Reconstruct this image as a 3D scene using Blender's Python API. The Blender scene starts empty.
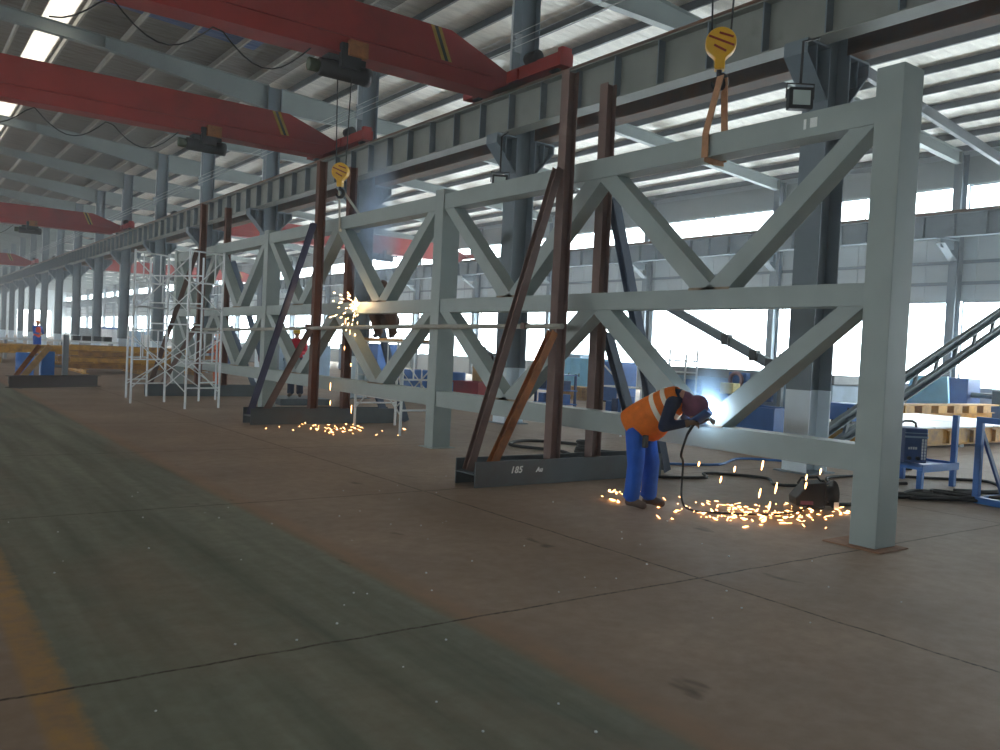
import bpy, math, random
from mathutils import Vector, Matrix
random.seed(7)
SC = bpy.context.scene
COL = SC.collection
V = Vector
def srgb(r, g, b):
    f = lambda c: (c/255/12.92) if c/255 <= .04045 else ((c/255+.055)/1.055)**2.4
    return (f(r), f(g), f(b), 1)

# ------------------------------------------------------------------ materials
def M(name, col, rough=.55, metal=0., var=.18, scale=5., col2=None, amt=.35, scale2=1.6, bump=0., spec=.5):
    m = bpy.data.materials.new(name); m.use_nodes = True
    nt = m.node_tree; N = nt.nodes; L = nt.links
    p = N['Principled BSDF']; p.inputs['Roughness'].default_value = rough
    p.inputs['Metallic'].default_value = metal
    p.inputs['Specular IOR Level'].default_value = spec
    tc = N.new('ShaderNodeTexCoord')
    n1 = N.new('ShaderNodeTexNoise'); n1.inputs['Scale'].default_value = scale; n1.inputs['Detail'].default_value = 6
    L.new(tc.outputs['Object'], n1.inputs['Vector'])
    r1 = N.new('ShaderNodeValToRGB')
    lo = tuple(c*(1-var) for c in col[:3])+(1,); hi = tuple(min(1, c*(1+var)) for c in col[:3])+(1,)
    r1.color_ramp.elements[0].position = .3; r1.color_ramp.elements[0].color = lo
    r1.color_ramp.elements[1].position = .7; r1.color_ramp.elements[1].color = hi
    L.new(n1.outputs['Fac'], r1.inputs['Fac'])
    out = r1.outputs['Color']
    if col2:
        n2 = N.new('ShaderNodeTexNoise'); n2.inputs['Scale'].default_value = scale2; n2.inputs['Detail'].default_value = 8
        n2.inputs['Roughness'].default_value = .7
        L.new(tc.outputs['Object'], n2.inputs['Vector'])
        r2 = N.new('ShaderNodeValToRGB')
        r2.color_ramp.elements[0].position = 1-amt-.12; r2.color_ramp.elements[1].position = 1-amt+.1
        r2.color_ramp.elements[0].color = (0, 0, 0, 1)
        L.new(n2.outputs['Fac'], r2.inputs['Fac'])
        mx = N.new('ShaderNodeMixRGB'); L.new(r2.outputs['Color'], mx.inputs['Fac'])
        L.new(out, mx.inputs['Color1']); mx.inputs['Color2'].default_value = col2
        out = mx.outputs['Color']
    L.new(out, p.inputs['Base Color'])
    if bump:
        b = N.new('ShaderNodeBump'); b.inputs['Strength'].default_value = bump
        L.new(n1.outputs['Fac'], b.inputs['Height']); L.new(b.outputs['Normal'], p.inputs['Normal'])
    return m
def emit(name, col, s):
    m = bpy.data.materials.new(name); m.use_nodes = True
    nt = m.node_tree; nt.nodes.remove(nt.nodes['Principled BSDF'])
    e = nt.nodes.new('ShaderNodeEmission'); e.inputs['Color'].default_value = col; e.inputs['Strength'].default_value = s
    nt.links.new(e.outputs[0], nt.nodes['Material Output'].inputs['Surface'])
    return m
RUST = srgb(105, 70, 48)
steel   = M('grey_primer_paint', srgb(150, 160, 156), .5, 0, .07, 3, srgb(128, 128, 116), .2, 1.1)
weldrust= M('heat_stained_paint', srgb(138, 124, 102), .7, 0, .2, 9, RUST, .4, 5)
bldg    = M('building_steel_paint', srgb(112, 124, 132), .55, 0, .08, 2, srgb(96, 104, 108), .3)
bldg2   = M('runway_steel_paint', srgb(126, 129, 122), .55, 0, .1, 2, srgb(106, 108, 102), .3)
rustyb  = M('weathered_runway_steel', srgb(112, 92, 80), .7, 0, .15, 2, srgb(128, 86, 58), .4)
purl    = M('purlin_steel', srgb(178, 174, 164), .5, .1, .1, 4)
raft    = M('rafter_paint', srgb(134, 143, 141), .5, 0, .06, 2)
purl_shade   = M('shaded_purlin_steel', srgb(84, 88, 92), .5, .1, .1, 4)  # right-bay purlins look backlit: that shade is put into this colour
whitep  = M('white_column_paint', srgb(226, 238, 246), .5, 0, .05, 3, srgb(170, 176, 178), .2)
red     = M('crane_red_paint', srgb(156, 38, 30), .5, 0, .12, 1.5, srgb(126, 35, 31), .35, .8)
yelstr  = M('crane_yellow_stripe', srgb(176, 140, 44), .5)
blackst = M('crane_black_stripe', srgb(22, 22, 22), .5)
dark    = M('black_machine_paint', srgb(20, 21, 24), .5, 0, .3, 8)
rustpost= M('brown_primer_post', srgb(118, 94, 86), .7, 0, .14, 4, srgb(138, 120, 112), .3, 2)
rustor  = M('orange_rust_steel', srgb(158, 96, 48), .75, 0, .25, 7, srgb(108, 68, 42), .4, 4)
mill    = M('mill_scale_steel', srgb(82, 90, 93), .45, .25, .12, 3, srgb(82, 80, 78), .35)
bluesteel= M('blue_grey_brace_paint', srgb(84, 98, 118), .5, 0, .12, 4, srgb(66, 76, 90), .3)
chalk   = M('chalk', srgb(235, 238, 235), .9, 0, .05)
white   = M('white_enamel', srgb(232, 236, 238), .4, 0, .04, 3)
galv    = M('scaffold_pipe', srgb(214, 218, 218), .4, .15, .08, 6, srgb(160, 150, 140), .15)
blue    = M('blue_machine_paint', srgb(46, 108, 186), .45, 0, .1, 4)
navy    = M('navy_machine_paint', srgb(48, 78, 128), .5, 0, .15, 4)
ltblue  = M('light_blue_sheet', srgb(140, 210, 246), .5, 0, .08, 3)
steelbl = M('grey_blue_machine', srgb(148, 176, 202), .5, 0, .1, 3)
greyp   = M('grey_machine_paint', srgb(140, 146, 150), .5, 0, .1, 3)
yellow  = M('yellow_beam_paint', srgb(200, 148, 48), .55, 0, .15, 3, srgb(130, 92, 46), .4, 2)
hookyel = M('hook_yellow', srgb(232, 176, 30), .45, 0, .06)
hookred = M('hook_red_mark', srgb(150, 50, 25), .5, 0, .06)
tan     = M('tan_wood', srgb(184, 146, 96), .8, 0, .2, 8)
plywood = M('plywood', srgb(170, 120, 85), .8, 0, .15, 6)
sling   = M('brown_webbing', srgb(176, 130, 96), .9, 0, .12, 20)
slingw  = M('pale_webbing', srgb(190, 186, 172), .9, 0, .1, 20)
redbox  = M('red_bin_paint', srgb(165, 40, 52), .5, 0, .1, 4)
greencyl= M('green_gas_cylinder', srgb(84, 116, 118), .4, 0, .08, 4)
rubber  = M('black_cable_rubber', srgb(28, 27, 26), .6, 0, .2, 10)
orangec = M('orange_vest_cloth', srgb(222, 112, 26), .9, 0, .12, 14, bump=.2)
reflect = M('reflective_tape', srgb(226, 214, 196), .4, 0, .04)
bluecl  = M('blue_trouser_cloth', srgb(36, 92, 190), .9, 0, .12, 9, bump=.25)
navycl  = M('navy_jacket_cloth', srgb(32, 40, 66), .9, 0, .15, 9, bump=.2)
redcl   = M('red_shirt_cloth', srgb(196, 30, 52), .9, 0, .1, 9)
orredcl = M('orange_red_vest_cloth', srgb(240, 84, 50), .9, 0, .1, 9)
maroon  = M('maroon_hood_cloth', srgb(120, 74, 92), .9, 0, .15, 12)
browncl = M('brown_work_cloth', srgb(92, 66, 52), .9, 0, .15, 12)
skin    = M('skin', srgb(176, 124, 98), .6, 0, .06, 8)
leather = M('leather_glove', srgb(120, 96, 78), .85, 0, .15, 14)
shoe    = M('brown_boot', srgb(84, 66, 56), .7, 0, .15, 12)
helmyel = M('yellow_helmet', srgb(230, 190, 70), .35, 0, .03)
helmor  = M('orange_helmet', srgb(226, 132, 70), .35, 0, .03)
glassl  = M('lamp_glass', srgb(200, 214, 210), .15, 0, .05)
siding  = M('wall_siding', srgb(176, 186, 190), .5, 0, .04, 1.5)
sidingu = M('upper_wall_panel', srgb(150, 158, 160), .5, 0, .05, 1.5)
frame_m = M('window_frame_paint', srgb(150, 160, 166), .5, 0, .05)
coil_m  = M('copper_ring', srgb(150, 120, 130), .4, .3, .1)
ply_rust= M('scale_plate', srgb(150, 110, 84), .8, 0, .2, 9)

def pane_mat(name, tint, gloss=.06):
    m = bpy.data.materials.new(name); m.use_nodes = True
    nt = m.node_tree; N = nt.nodes; L = nt.links; N.remove(N['Principled BSDF'])
    t = N.new('ShaderNodeBsdfTransparent'); t.inputs['Color'].default_value = tint
    g = N.new('ShaderNodeBsdfGlossy'); g.inputs['Roughness'].default_value = .05
    mx = N.new('ShaderNodeMixShader'); mx.inputs['Fac'].default_value = gloss
    L.new(t.outputs[0], mx.inputs[1]); L.new(g.outputs[0], mx.inputs[2])
    L.new(mx.outputs[0], N['Material Output'].inputs['Surface'])
    return m
glass = pane_mat('window_glass', (.93, .97, .98, 1))
def skylight_mat():
    m = bpy.data.materials.new('fibreglass_skylight'); m.use_nodes = True
    nt = m.node_tree; N = nt.nodes; L = nt.links; N.remove(N['Principled BSDF'])
    t = N.new('ShaderNodeBsdfTranslucent'); t.inputs['Color'].default_value = (.36, .335, .3, 1)
    g = N.new('ShaderNodeBsdfTransparent'); g.inputs['Color'].default_value = (.36, .34, .3, 1)
    n = N.new('ShaderNodeTexNoise'); n.inputs['Scale'].default_value = 1.2
    mt = N.new('ShaderNodeMath'); mt.operation = 'MULTIPLY'; mt.inputs[1].default_value = .35
    L.new(n.outputs['Fac'], mt.inputs[0])
    mx = N.new('ShaderNodeMixShader'); L.new(mt.outputs[0], mx.inputs['Fac'])
    L.new(t.outputs[0], mx.inputs[1]); L.new(g.outputs[0], mx.inputs[2])
    L.new(mx.outputs[0], N['Material Output'].inputs['Surface'])
    return m
skymat = skylight_mat()

def foil_mat(name, col, metal, rough):
    # reflective insulation blanket sagging in wrinkles between the purlins
    m = bpy.data.materials.new(name); m.use_nodes = True
    nt = m.node_tree; N = nt.nodes; L = nt.links; p = N['Principled BSDF']
    p.inputs['Metallic'].default_value = metal; p.inputs['Roughness'].default_value = rough
    tc = N.new('ShaderNodeTexCoord'); mp = N.new('ShaderNodeMapping')
    mp.inputs['Scale'].default_value = (1.0, 3.4, 1)
    L.new(tc.outputs['Object'], mp.inputs['Vector'])
    n = N.new('ShaderNodeTexNoise'); n.inputs['Scale'].default_value = 1.3; n.inputs['Detail'].default_value = 5
    L.new(mp.outputs[0], n.inputs['Vector'])
    b = N.new('ShaderNodeBump'); b.inputs['Strength'].default_value = .55; b.inputs['Distance'].default_value = .12
    L.new(n.outputs['Fac'], b.inputs['Height']); L.new(b.outputs[0], p.inputs['Normal'])
    r = N.new('ShaderNodeValToRGB'); r.color_ramp.elements[0].position = .3; r.color_ramp.elements[1].position = .72
    r.color_ramp.elements[0].color = tuple(c*.72 for c in col[:3])+(1,); r.color_ramp.elements[1].color = col
    L.new(n.outputs['Fac'], r.inputs['Fac']); L.new(r.outputs[0], p.inputs['Base Color'])
    return m
foil = foil_mat('foil_insulation', srgb(236, 232, 222), .2, .4)
foild = foil_mat('darker_foil_insulation', srgb(140, 135, 125), .3, .42)  # darker copy of the same foil, left of the column row
bluefilm = foil_mat('blue_protective_film', srgb(84, 116, 176), .5, .3)

def floor_mat():
    m = bpy.data.materials.new('concrete_floor'); m.use_nodes = True
    nt = m.node_tree; N = nt.nodes; L = nt.links; p = N['Principled BSDF']
    tc = N.new('ShaderNodeTexCoord'); sp = N.new('ShaderNodeSeparateXYZ'); L.new(tc.outputs['Object'], sp.inputs[0])
    def math_(op, a, b=None, c=None):
        n = N.new('ShaderNodeMath'); n.operation = op
        for i, x in enumerate((a, b, c)):
            if x is None: continue
            if isinstance(x, (int, float)): n.inputs[i].default_value = x
            else: L.new(x, n.inputs[i])
        return n.outputs[0]
    def noise(s, det=5, sc=None, rg=.55):
        n = N.new('ShaderNodeTexNoise'); n.inputs['Scale'].default_value = s; n.inputs['Detail'].default_value = det
        n.inputs['Roughness'].default_value = rg
        if sc:
            mp = N.new('ShaderNodeMapping'); mp.inputs['Scale'].default_value = sc
            L.new(tc.outputs['Object'], mp.inputs[0]); L.new(mp.outputs[0], n.inputs['Vector'])
        else: L.new(tc.outputs['Object'], n.inputs['Vector'])
        return n.outputs['Fac']
    def ramp(f, a, b):
        mr = N.new('ShaderNodeMapRange'); mr.inputs[1].default_value = a; mr.inputs[2].default_value = b
        mr.clamp = True; L.new(f, mr.inputs[0]); return mr.outputs[0]
    def mix(fac, a, b):
        mx = N.new('ShaderNodeMixRGB')
        if isinstance(fac, (int, float)): mx.inputs[0].default_value = fac
        else: L.new(fac, mx.inputs[0])
        for i, x in ((1, a), (2, b)):
            if isinstance(x, tuple): mx.inputs[i].default_value = x
            else: L.new(x, mx.inputs[i])
        return mx.outputs[0]
    X, Y = sp.outputs['X'], sp.outputs['Y']
    nb = noise(.5, 6); nf = noise(7, 8, None, .7); ns = noise(1.2, 4, (3.2, .18, 1)); nd = noise(26, 4)
    base = mix(ramp(nb, .3, .7), srgb(152, 131, 114), srgb(180, 158, 139))
    base = mix(math_('MULTIPLY', ramp(nf, .35, .75), .45), base, srgb(130, 110, 94))
    green = mix(ramp(ns, .3, .7), srgb(108, 112, 98), srgb(150, 152, 136))
    green = mix(math_('MULTIPLY', ramp(nf, .4, .75), .4), green, srgb(108, 103, 92))
    wob = math_('MULTIPLY', math_('SUBTRACT', nf, .5), .07)
    Xw = math_('ADD', X, wob)
    walk = math_('MULTIPLY', ramp(Xw, .66, .74), ramp(Xw, 2.86, 2.74))
    colr = mix(math_('MULTIPLY', walk, ramp(noise(.8, 5, (1, .35, 1)), .15, .48)), base, green)
    # worn yellow line and faded orange line edging the walkway
    yl = math_('MULTIPLY', math_('MULTIPLY', ramp(Xw, .53, .57), ramp(Xw, .74, .69)), math_('MULTIPLY', ramp(nf, .75, .3), .85))
    colr = mix(yl, colr, srgb(190, 146, 74))
    ol = math_('MULTIPLY', math_('MULTIPLY', ramp(Xw, 2.72, 2.8), ramp(Xw, 3.06, 2.9)), math_('MULTIPLY', ramp(nf, .8, .3), .5))
    colr = mix(ol, colr, srgb(166, 122, 84))
    # saw-cut joints
    def joint(c, off, per, w):
        t = math_('SUBTRACT', math_('FRACT', math_('ADD', math_('DIVIDE', math_('SUBTRACT', c, off), per), 100.5)), .5)
        d = math_('MULTIPLY', math_('ABSOLUTE', t), per)
        return ramp(d, w, w*.35)
    nw = math_('MULTIPLY', math_('SUBTRACT', noise(3, 4), .5), .05)
    j = math_('MAXIMUM', joint(math_('ADD', Y, nw), 4.13, 3.95, .017), joint(math_('ADD', X, nw), 4.9, 4.9, .017))
    colr = mix(math_('MULTIPLY', j, ramp(nd, .2, .6)), colr, srgb(70, 57, 48))
    # dark scuffs
    sc_ = math_('MULTIPLY', ramp(noise(2.6, 3, (1, .45, 1)), .69, .75), .6)
    colr = mix(sc_, colr, srgb(60, 52, 46))
    L.new(colr, p.inputs['Base Color'])
    rr = math_('ADD', math_('MULTIPLY', nf, .3), .5); L.new(rr, p.inputs['Roughness'])
    p.inputs['Specular IOR Level'].default_value = .3
    b = N.new('ShaderNodeBump'); b.inputs['Strength'].default_value = .15; b.inputs['Distance'].default_value = .01
    L.new(nd, b.inputs['Height']); L.new(b.outputs[0], p.inputs['Normal'])
    return m

# ------------------------------------------------------------------ mesh builder
def world_loc(o):
    l = V((0, 0, 0))
    while o is not None: l += o.location; o = o.parent
    return l
class MB:
    def __init__(s): s.v = []; s.f = []; s.sm = []
    def add(s, vs, fs, smooth=False):
        n = len(s.v); s.v += [tuple(v) for v in vs]
        for f in fs: s.f.append(tuple(i+n for i in f)); s.sm.append(smooth)
        return s
    def box(s, x0, x1, y0, y1, z0, z1):
        vs = [(x, y, z) for z in (z0, z1) for x, y in ((x0, y0), (x1, y0), (x1, y1), (x0, y1))]
        return s.add(vs, [(3, 2, 1, 0), (4, 5, 6, 7), (0, 1, 5, 4), (1, 2, 6, 5), (2, 3, 7, 6), (3, 0, 4, 7)])
    def extr(s, poly, p, q, up=(0, 0, 1)):
        """sweep a 2D outline (side, up) from p to q"""
        p, q = V(p), V(q); d = (q-p).normalized(); u = V(up)
        if abs(d.dot(u)) > .98: u = V((0, 1, 0)) if abs(d.y) < .9 else V((1, 0, 0))
        side = d.cross(u).normalized(); u = side.cross(d).normalized(); n = len(poly)
        vs = [p+side*a+u*b for a, b in poly]+[q+side*a+u*b for a, b in poly]
        fs = [(i, (i+1) % n, n+(i+1) % n, n+i) for i in range(n)]
        fs += [tuple(range(n))[::-1], tuple(range(n, 2*n))]
        return s.add(vs, fs)
    def bar(s, p, q, w, h, up=(0, 0, 1)):
        return s.extr([(-w/2, -h/2), (w/2, -h/2), (w/2, h/2), (-w/2, h/2)], p, q, up)
    def hbar(s, p, q, w, h, tf=.012, tw=.01, up=(0, 0, 1)):
        a, b, t = w/2, h/2, tw/2
        return s.extr([(-a, -b), (a, -b), (a, -b+tf), (t, -b+tf), (t, b-tf), (a, b-tf), (a, b), (-a, b), (-a, b-tf), (-t, b-tf), (-t, -b+tf), (-a, -b+tf)], p, q, up)
    def chan(s, p, q, w, h, t=.01, up=(0, 0, 1)):
        a, b = w/2, h/2
        return s.extr([(-a, -b), (a, -b), (a, -b+t), (-a+t, -b+t), (-a+t, b-t), (a, b-t), (a, b), (-a, b)], p, q, up)
    def tube(s, p, q, r0, r1=None, n=8, caps=True):
        return s.path([p, q], [r0, r0 if r1 is None else r1], n, caps)
    def path(s, pts, r, n=8, caps=True):
        pts = [V(p) for p in pts]
        if not isinstance(r, (list, tuple)): r = [r]*len(pts)
        vs = []; u = None
        for i, p in enumerate(pts):
            d = (pts[min(i+1, len(pts)-1)]-pts[max(i-1, 0)]).normalized()
            if u is None: u = V((0, 0, 1)) if abs(d.z) < .9 else V((1, 0, 0))
            side = d.cross(u).normalized(); u = side.cross(d).normalized()
            for k in range(n):
                a = 2*math.pi*k/n; vs.append(p+side*(math.cos(a)*r[i])+u*(math.sin(a)*r[i]))
        fs = [(i*n+k, i*n+(k+1) % n, (i+1)*n+(k+1) % n, (i+1)*n+k) for i in range(len(pts)-1) for k in range(n)]
        s.add(vs, fs, True)
        if caps:
            m = len(pts)-1
            s.add(vs[:n], [tuple(range(n))[::-1]]); s.add(vs[m*n:], [tuple(range(n))])
        return s
    def lathe(s, prof, c, n=16, axis='z'):
        vs = []
        for r, z in prof:
            for k in range(n):
                a = 2*math.pi*k/n; x, y = r*math.cos(a), r*math.sin(a)
                vs.append(V(c)+V({'z': (x, y, z), 'x': (z, x, y), 'y': (x, z, y)}[axis]))
        m = len(prof)
        fs = [(i*n+k, i*n+(k+1) % n, (i+1)*n+(k+1) % n, (i+1)*n+k) for i in range(m-1) for k in range(n)]
        fs += [tuple(range(n))[::-1], tuple(range((m-1)*n, m*n))]
        return s.add(vs, fs, True)
    def ell(s, c, r, rot=None, nu=14, nv=9):
        vs = []
        for j in range(1, nv):
            t = math.pi*j/nv
            for i in range(nu):
                a = 2*math.pi*i/nu
                p = V((r[0]*math.sin(t)*math.cos(a), r[1]*math.sin(t)*math.sin(a), r[2]*math.cos(t)))
                vs.append(V(c)+(rot @ p if rot else p))
        top = V((0, 0, r[2])); bot = -top
        vs += [V(c)+(rot @ top if rot else top), V(c)+(rot @ bot if rot else bot)]
        T = len(vs)-2
        fs = [((j*nu+i), (j+1)*nu+i, (j+1)*nu+(i+1) % nu, j*nu+(i+1) % nu) for j in range(nv-2) for i in range(nu)]
        fs += [(T, i, (i+1) % nu) for i in range(nu)]+[(T+1, (nv-2)*nu+(i+1) % nu, (nv-2)*nu+i) for i in range(nu)]
        return s.add(vs, fs, True)
    def cap(s, p, q, r0, r1=None, n=12):
        """tapered capsule"""
        p, q = V(p), V(q); r1 = r0 if r1 is None else r1
        s.tube(p, q, r0, r1, n); s.ell(p, (r0,)*3, None, n, 8); return s.ell(q, (r1,)*3, None, n, 8)
    def torus(s, c, R, r, axis='y', n=24, m=8):
        pts = []
        vs = []
        for i in range(n):
            a = 2*math.pi*i/n
            for k in range(m):
                b = 2*math.pi*k/m; q = R+r*math.cos(b); x, y, z = q*math.cos(a), q*math.sin(a), r*math.sin(b)
                vs.append(V(c)+V({'z': (x, y, z), 'x': (z, x, y), 'y': (x, z, y)}[axis]))
        fs = [(i*m+k, ((i+1) % n)*m+k, ((i+1) % n)*m+(k+1) % m, i*m+(k+1) % m) for i in range(n) for k in range(m)]
        return s.add(vs, fs, True)
    def build(s, name, mat, parent=None, bevel=0, remesh=0, smooth_it=4):
        me = bpy.data.meshes.new(name)
        if parent is None:
            xs = [v[0] for v in s.v]; ys = [v[1] for v in s.v]; zs = [v[2] for v in s.v]
            org = V(((min(xs)+max(xs))/2, (min(ys)+max(ys))/2, min(zs)))
            if name in ('floor', 'ceiling'): org = V((0, 0, 0))
        else: org = world_loc(parent)
        me.from_pydata([tuple(V(v)-org) for v in s.v], [], s.f)
        me.polygons.foreach_set('use_smooth', s.sm); me.update()
        import bmesh
        bm = bmesh.new(); bm.from_mesh(me); bmesh.ops.recalc_face_normals(bm, faces=bm.faces); bm.to_mesh(me); bm.free()
        o = bpy.data.objects.new(name, me); COL.objects.link(o)
        if parent is None: o.location = org
        else: o.parent = parent
        me.materials.append(mat)
        if bevel:
            b = o.modifiers.new('Bevel', 'BEVEL'); b.width = bevel; b.segments = 2; b.limit_method = 'ANGLE'
        if remesh:
            r = o.modifiers.new('Remesh', 'REMESH'); r.mode = 'VOXEL'; r.voxel_size = remesh; r.use_smooth_shade = True
            if smooth_it:
                q = o.modifiers.new('Smooth', 'SMOOTH'); q.factor = .5; q.iterations = smooth_it
        return o
def thing(name, label, cat, loc=(0, 0, 0), group=None):
    o = bpy.data.objects.new(name, None); COL.objects.link(o); o.location = loc; o.empty_display_size = .2
    o['label'] = label; o['category'] = cat
    if group: o['group'] = group
    return o
def tag(o, label, cat, group=None, kind=None):
    o['label'] = label; o['category'] = cat
    if group: o['group'] = group
    if kind: o['kind'] = kind
    return o
def struct(o): o['kind'] = 'structure'; return o
def lab(o, l): o['label'] = l; return o
def copy_tree(o, parent=None):
    c = o.copy(); COL.objects.link(c)
    if parent: c.parent = parent
    for ch in list(o.children): copy_tree(ch, c)
    return c

# ------------------------------------------------------------------ camera (fitted to the photo's vanishing points)
F, YAW, PIT, ROL = 852.2, .628832, .028922, .048301
def cam_rows():
    def mm(a, b): return [[sum(a[i][k]*b[k][j] for k in range(3)) for j in range(3)] for i in range(3)]
    cy, sy, cp, sp, cr, sr = math.cos(YAW), math.sin(YAW), math.cos(PIT), math.sin(PIT), math.cos(ROL), math.sin(ROL)
    B = [[1, 0, 0], [0, 0, -1], [0, 1, 0]]
    return mm([[cr, -sr, 0], [sr, cr, 0], [0, 0, 1]], mm([[1, 0, 0], [0, cp, -sp], [0, sp, cp]], mm(B, [[cy, -sy, 0], [sy, cy, 0], [0, 0, 1]])))
R_ = cam_rows()
cd = bpy.data.cameras.new('camera'); cam = bpy.data.objects.new('camera', cd); COL.objects.link(cam)
cd.sensor_width = 36; cd.lens = F*36/1000; cd.clip_start = .05; cd.clip_end = 400
cam.matrix_world = Matrix(((R_[0][0], -R_[1][0], -R_[2][0], 0), (R_[0][1], -R_[1][1], -R_[2][1], 0), (R_[0][2], -R_[1][2], -R_[2][2], 1.6), (0, 0, 0, 1)))
SC.camera = cam

# ------------------------------------------------------------------ hall dimensions
Y0, S, NK = 7.6, 7.5, 25
YK = [Y0+S*k for k in range(-1, NK)]            # frames; index 1 is the frame nearest in view
XL, XW, XR, XC = -30.0, 30.9, .6, 11.25
YA, YB = -6.5, 196.0
def zr(x): return 11.25-.0690*(abs(x-XR)+XR-2.6)
# floor
fl = MB().box(XL-.3, XW+.3, YA-.3, YB+.3, -.3, 0).build('floor', floor_mat()); struct(fl)
# roof: foil blanket strips between purlins, with fibreglass skylight strips
SKY = [(3.85, 4.62)]
SKYL = [(XR*2-b, XR*2-a) for a, b in SKY]+[(-18.5, -17.6)]
def roof_strip(mb, a, b, y0=YA-.3, y1=YB+.3, t=.1, dz=.24):
    za, zb = zr(a)+dz, zr(b)+dz
    vs = [(a, y0, za), (b, y0, zb), (b, y1, zb), (a, y1, za)]
    vs += [(x, y, z+t) for x, y, z in vs]
    mb.add(vs, [(0, 1, 2, 3), (7, 6, 5, 4), (0, 4, 5, 1), (1, 5, 6, 2), (2, 6, 7, 3), (3, 7, 4, 0)])
cuts = sorted(SKY+SKYL); xs = XL-.3; cm = MB(); cl_ = MB()
for a, b in cuts+[(XW+.3, None)]:
    if xs < XR < a: roof_strip(cl_, xs, XR); roof_strip(cl_, XR, a)
    elif a > XW: roof_strip(cl_, xs, XC); roof_strip(cm, XC, a)
    else: roof_strip(cl_, xs, a)
    xs = b
ceil = struct(cm.build('ceiling', foil)); struct(cl_.build('ceiling', foild))
wn = [0]
for a, b in cuts:
    m = MB(); roof_strip(m, a, b, t=.03, dz=.27); wn[0] += 1
    struct(m.build('window_%d' % wn[0], skymat))
# a loose blue film sheet under the foil near the third frame
m = MB(); roof_strip(m, 4.8, 9.6, 23.0, 27.7, .01, .2); m.build('film_sheet', bluefilm, ceil)
# purlins: each continuous along the hall
px = [4.75+1.435*i for i in range(-3, 19)]
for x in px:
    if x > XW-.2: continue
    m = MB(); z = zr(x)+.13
    m.chan((x, YA, z), (x, YB, z), .07, .2, .012, (0, 0, 1)); m.build('purlin', purl if x < XC else purl_shade, ceil)
for i in range(1, 20):
    x = XR*2-(4.75+1.435*i-2.87)
    m = MB(); z = zr(x)+.13
    m.chan((x, YA, z), (x, YB, z), .07, .2, .012, (0, 0, 1)); m.build('purlin', purl, ceil)

# walls ------------------------------------------------------------
def banded_wall(name, x, sgn):
    """long wall with a lower window band, plain siding, a clerestory band"""
    w = MB()
    t = .12
    x0, x1 = (x, x+t) if sgn > 0 else (x-t, x)
    WT = 4.12 if sgn > 0 else 3.58
    w.box(x0, x1, YA, YB, 0, 1.05)
    # siding with ribs, joined in one sheet
    def ribbed(z0, z1):
        w.box(x0, x1, YA, YB, z0, z1)
        y = YA+.3
        while y < YB:
            w.box(x0-.025*(1 if sgn > 0 else -1) if sgn > 0 else x1, x0 if sgn > 0 else x1+.025, y, y+.07, z0, z1); y += .9
    ribbed(WT, 7.3); w.box(x0, x1, YA, YB, 8.22 if sgn > 0 else 7.3, zr(x)+.2)
    o = struct(w.build(name, siding))
    for z in (4.75, 5.5):
        MB().chan((x-.06*sgn, YA, z), (x-.06*sgn, YB, z), .05, .12, .01).build('girt', bldg, o)
    m = MB().box(x-.03*sgn-.02, x-.03*sgn+.02, YA, YB, 8.22, zr(x)-.1); m.build('upper_panel', sidingu, o)
    for y in YK:
        m = MB().hbar((x-.27*sgn, y, 0), (x-.27*sgn, y, zr(x)-.02), .3, .42, .016, .012, (1, 0, 0))
        m.prism = None
        m.build('wall_column', bldg, o)
    return o
wr = banded_wall('wall_right', XW, 1)
wl = banded_wall('wall_left', XL, -1)
for side, x, sgn in (('r', XW, 1), ('l', XL, -1)):
    yy = [YA]+YK+[YB]
    for i in range(len(yy)-1):
        a, b = yy[i]+.17, yy[i+1]-.17
        if b-a < .5: continue
        for z0, z1, nm in (((1.05, 4.12, 3), (7.3, 8.22, 2)) if side == 'r' else ((1.05, 3.58, 3),)):
            wn[0] += 1
            f = MB(); e = .05
            xa, xb = x+.02*sgn, x+.09*sgn; xa, xb = min(xa, xb), max(xa, xb)
            f.box(xa, xb, a, b, z0, z0+e); f.box(xa, xb, a, b, z1-e, z1); f.box(xa, xb, a, a+e, z0+e, z1-e); f.box(xa, xb, b-e, b, z0+e, z1-e)
            o = struct(f.build('window_%d' % wn[0], frame_m))
            mu = MB()
            if side == 'r' or i < 6:
                for q in range(1, nm): y = a+(b-a)*q/nm; mu.box(xa+.01, xb-.01, y-.02, y+.02, z0+e, z1-e)
                mu.build('mullion', frame_m, o)
                MB().box((xa+xb)/2-.004, (xa+xb)/2+.004, a+e, b-e, z0+e, z1-e).build('pane', glass, o)
# gable walls
def gable(name, y, door):
    t = .15; g = MB()
    xs_ = [XL, door[0], door[1], XR, door[2], door[3], XW] if door else [XL, XR, XW]; zt = 5.2
    def quad(a, b, z0):
        za, zb = zr(a)+.22, zr(b)+.22
        vs = [(a, y, z0), (b, y, z0), (b, y, zb), (a, y, za)]; vs += [(p, y+t, r) for p, q, r in vs]
        g.add(vs, [(0, 1, 2, 3), (7, 6, 5, 4), (0, 4, 5, 1), (1, 5, 6, 2), (2, 6, 7, 3), (3, 7, 4, 0)])
    for a, b in zip(xs_[:-1], xs_[1:]):
        isdoor = door and (a, b) in ((door[0], door[1]), (door[2], door[3]))
        quad(a, b, zt if isdoor else 0)
    return struct(g.build(name, siding))
gable('wall_far', YB, (-12, -5, 22, 28)); gable('wall_near', YA-.15, None)

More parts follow.
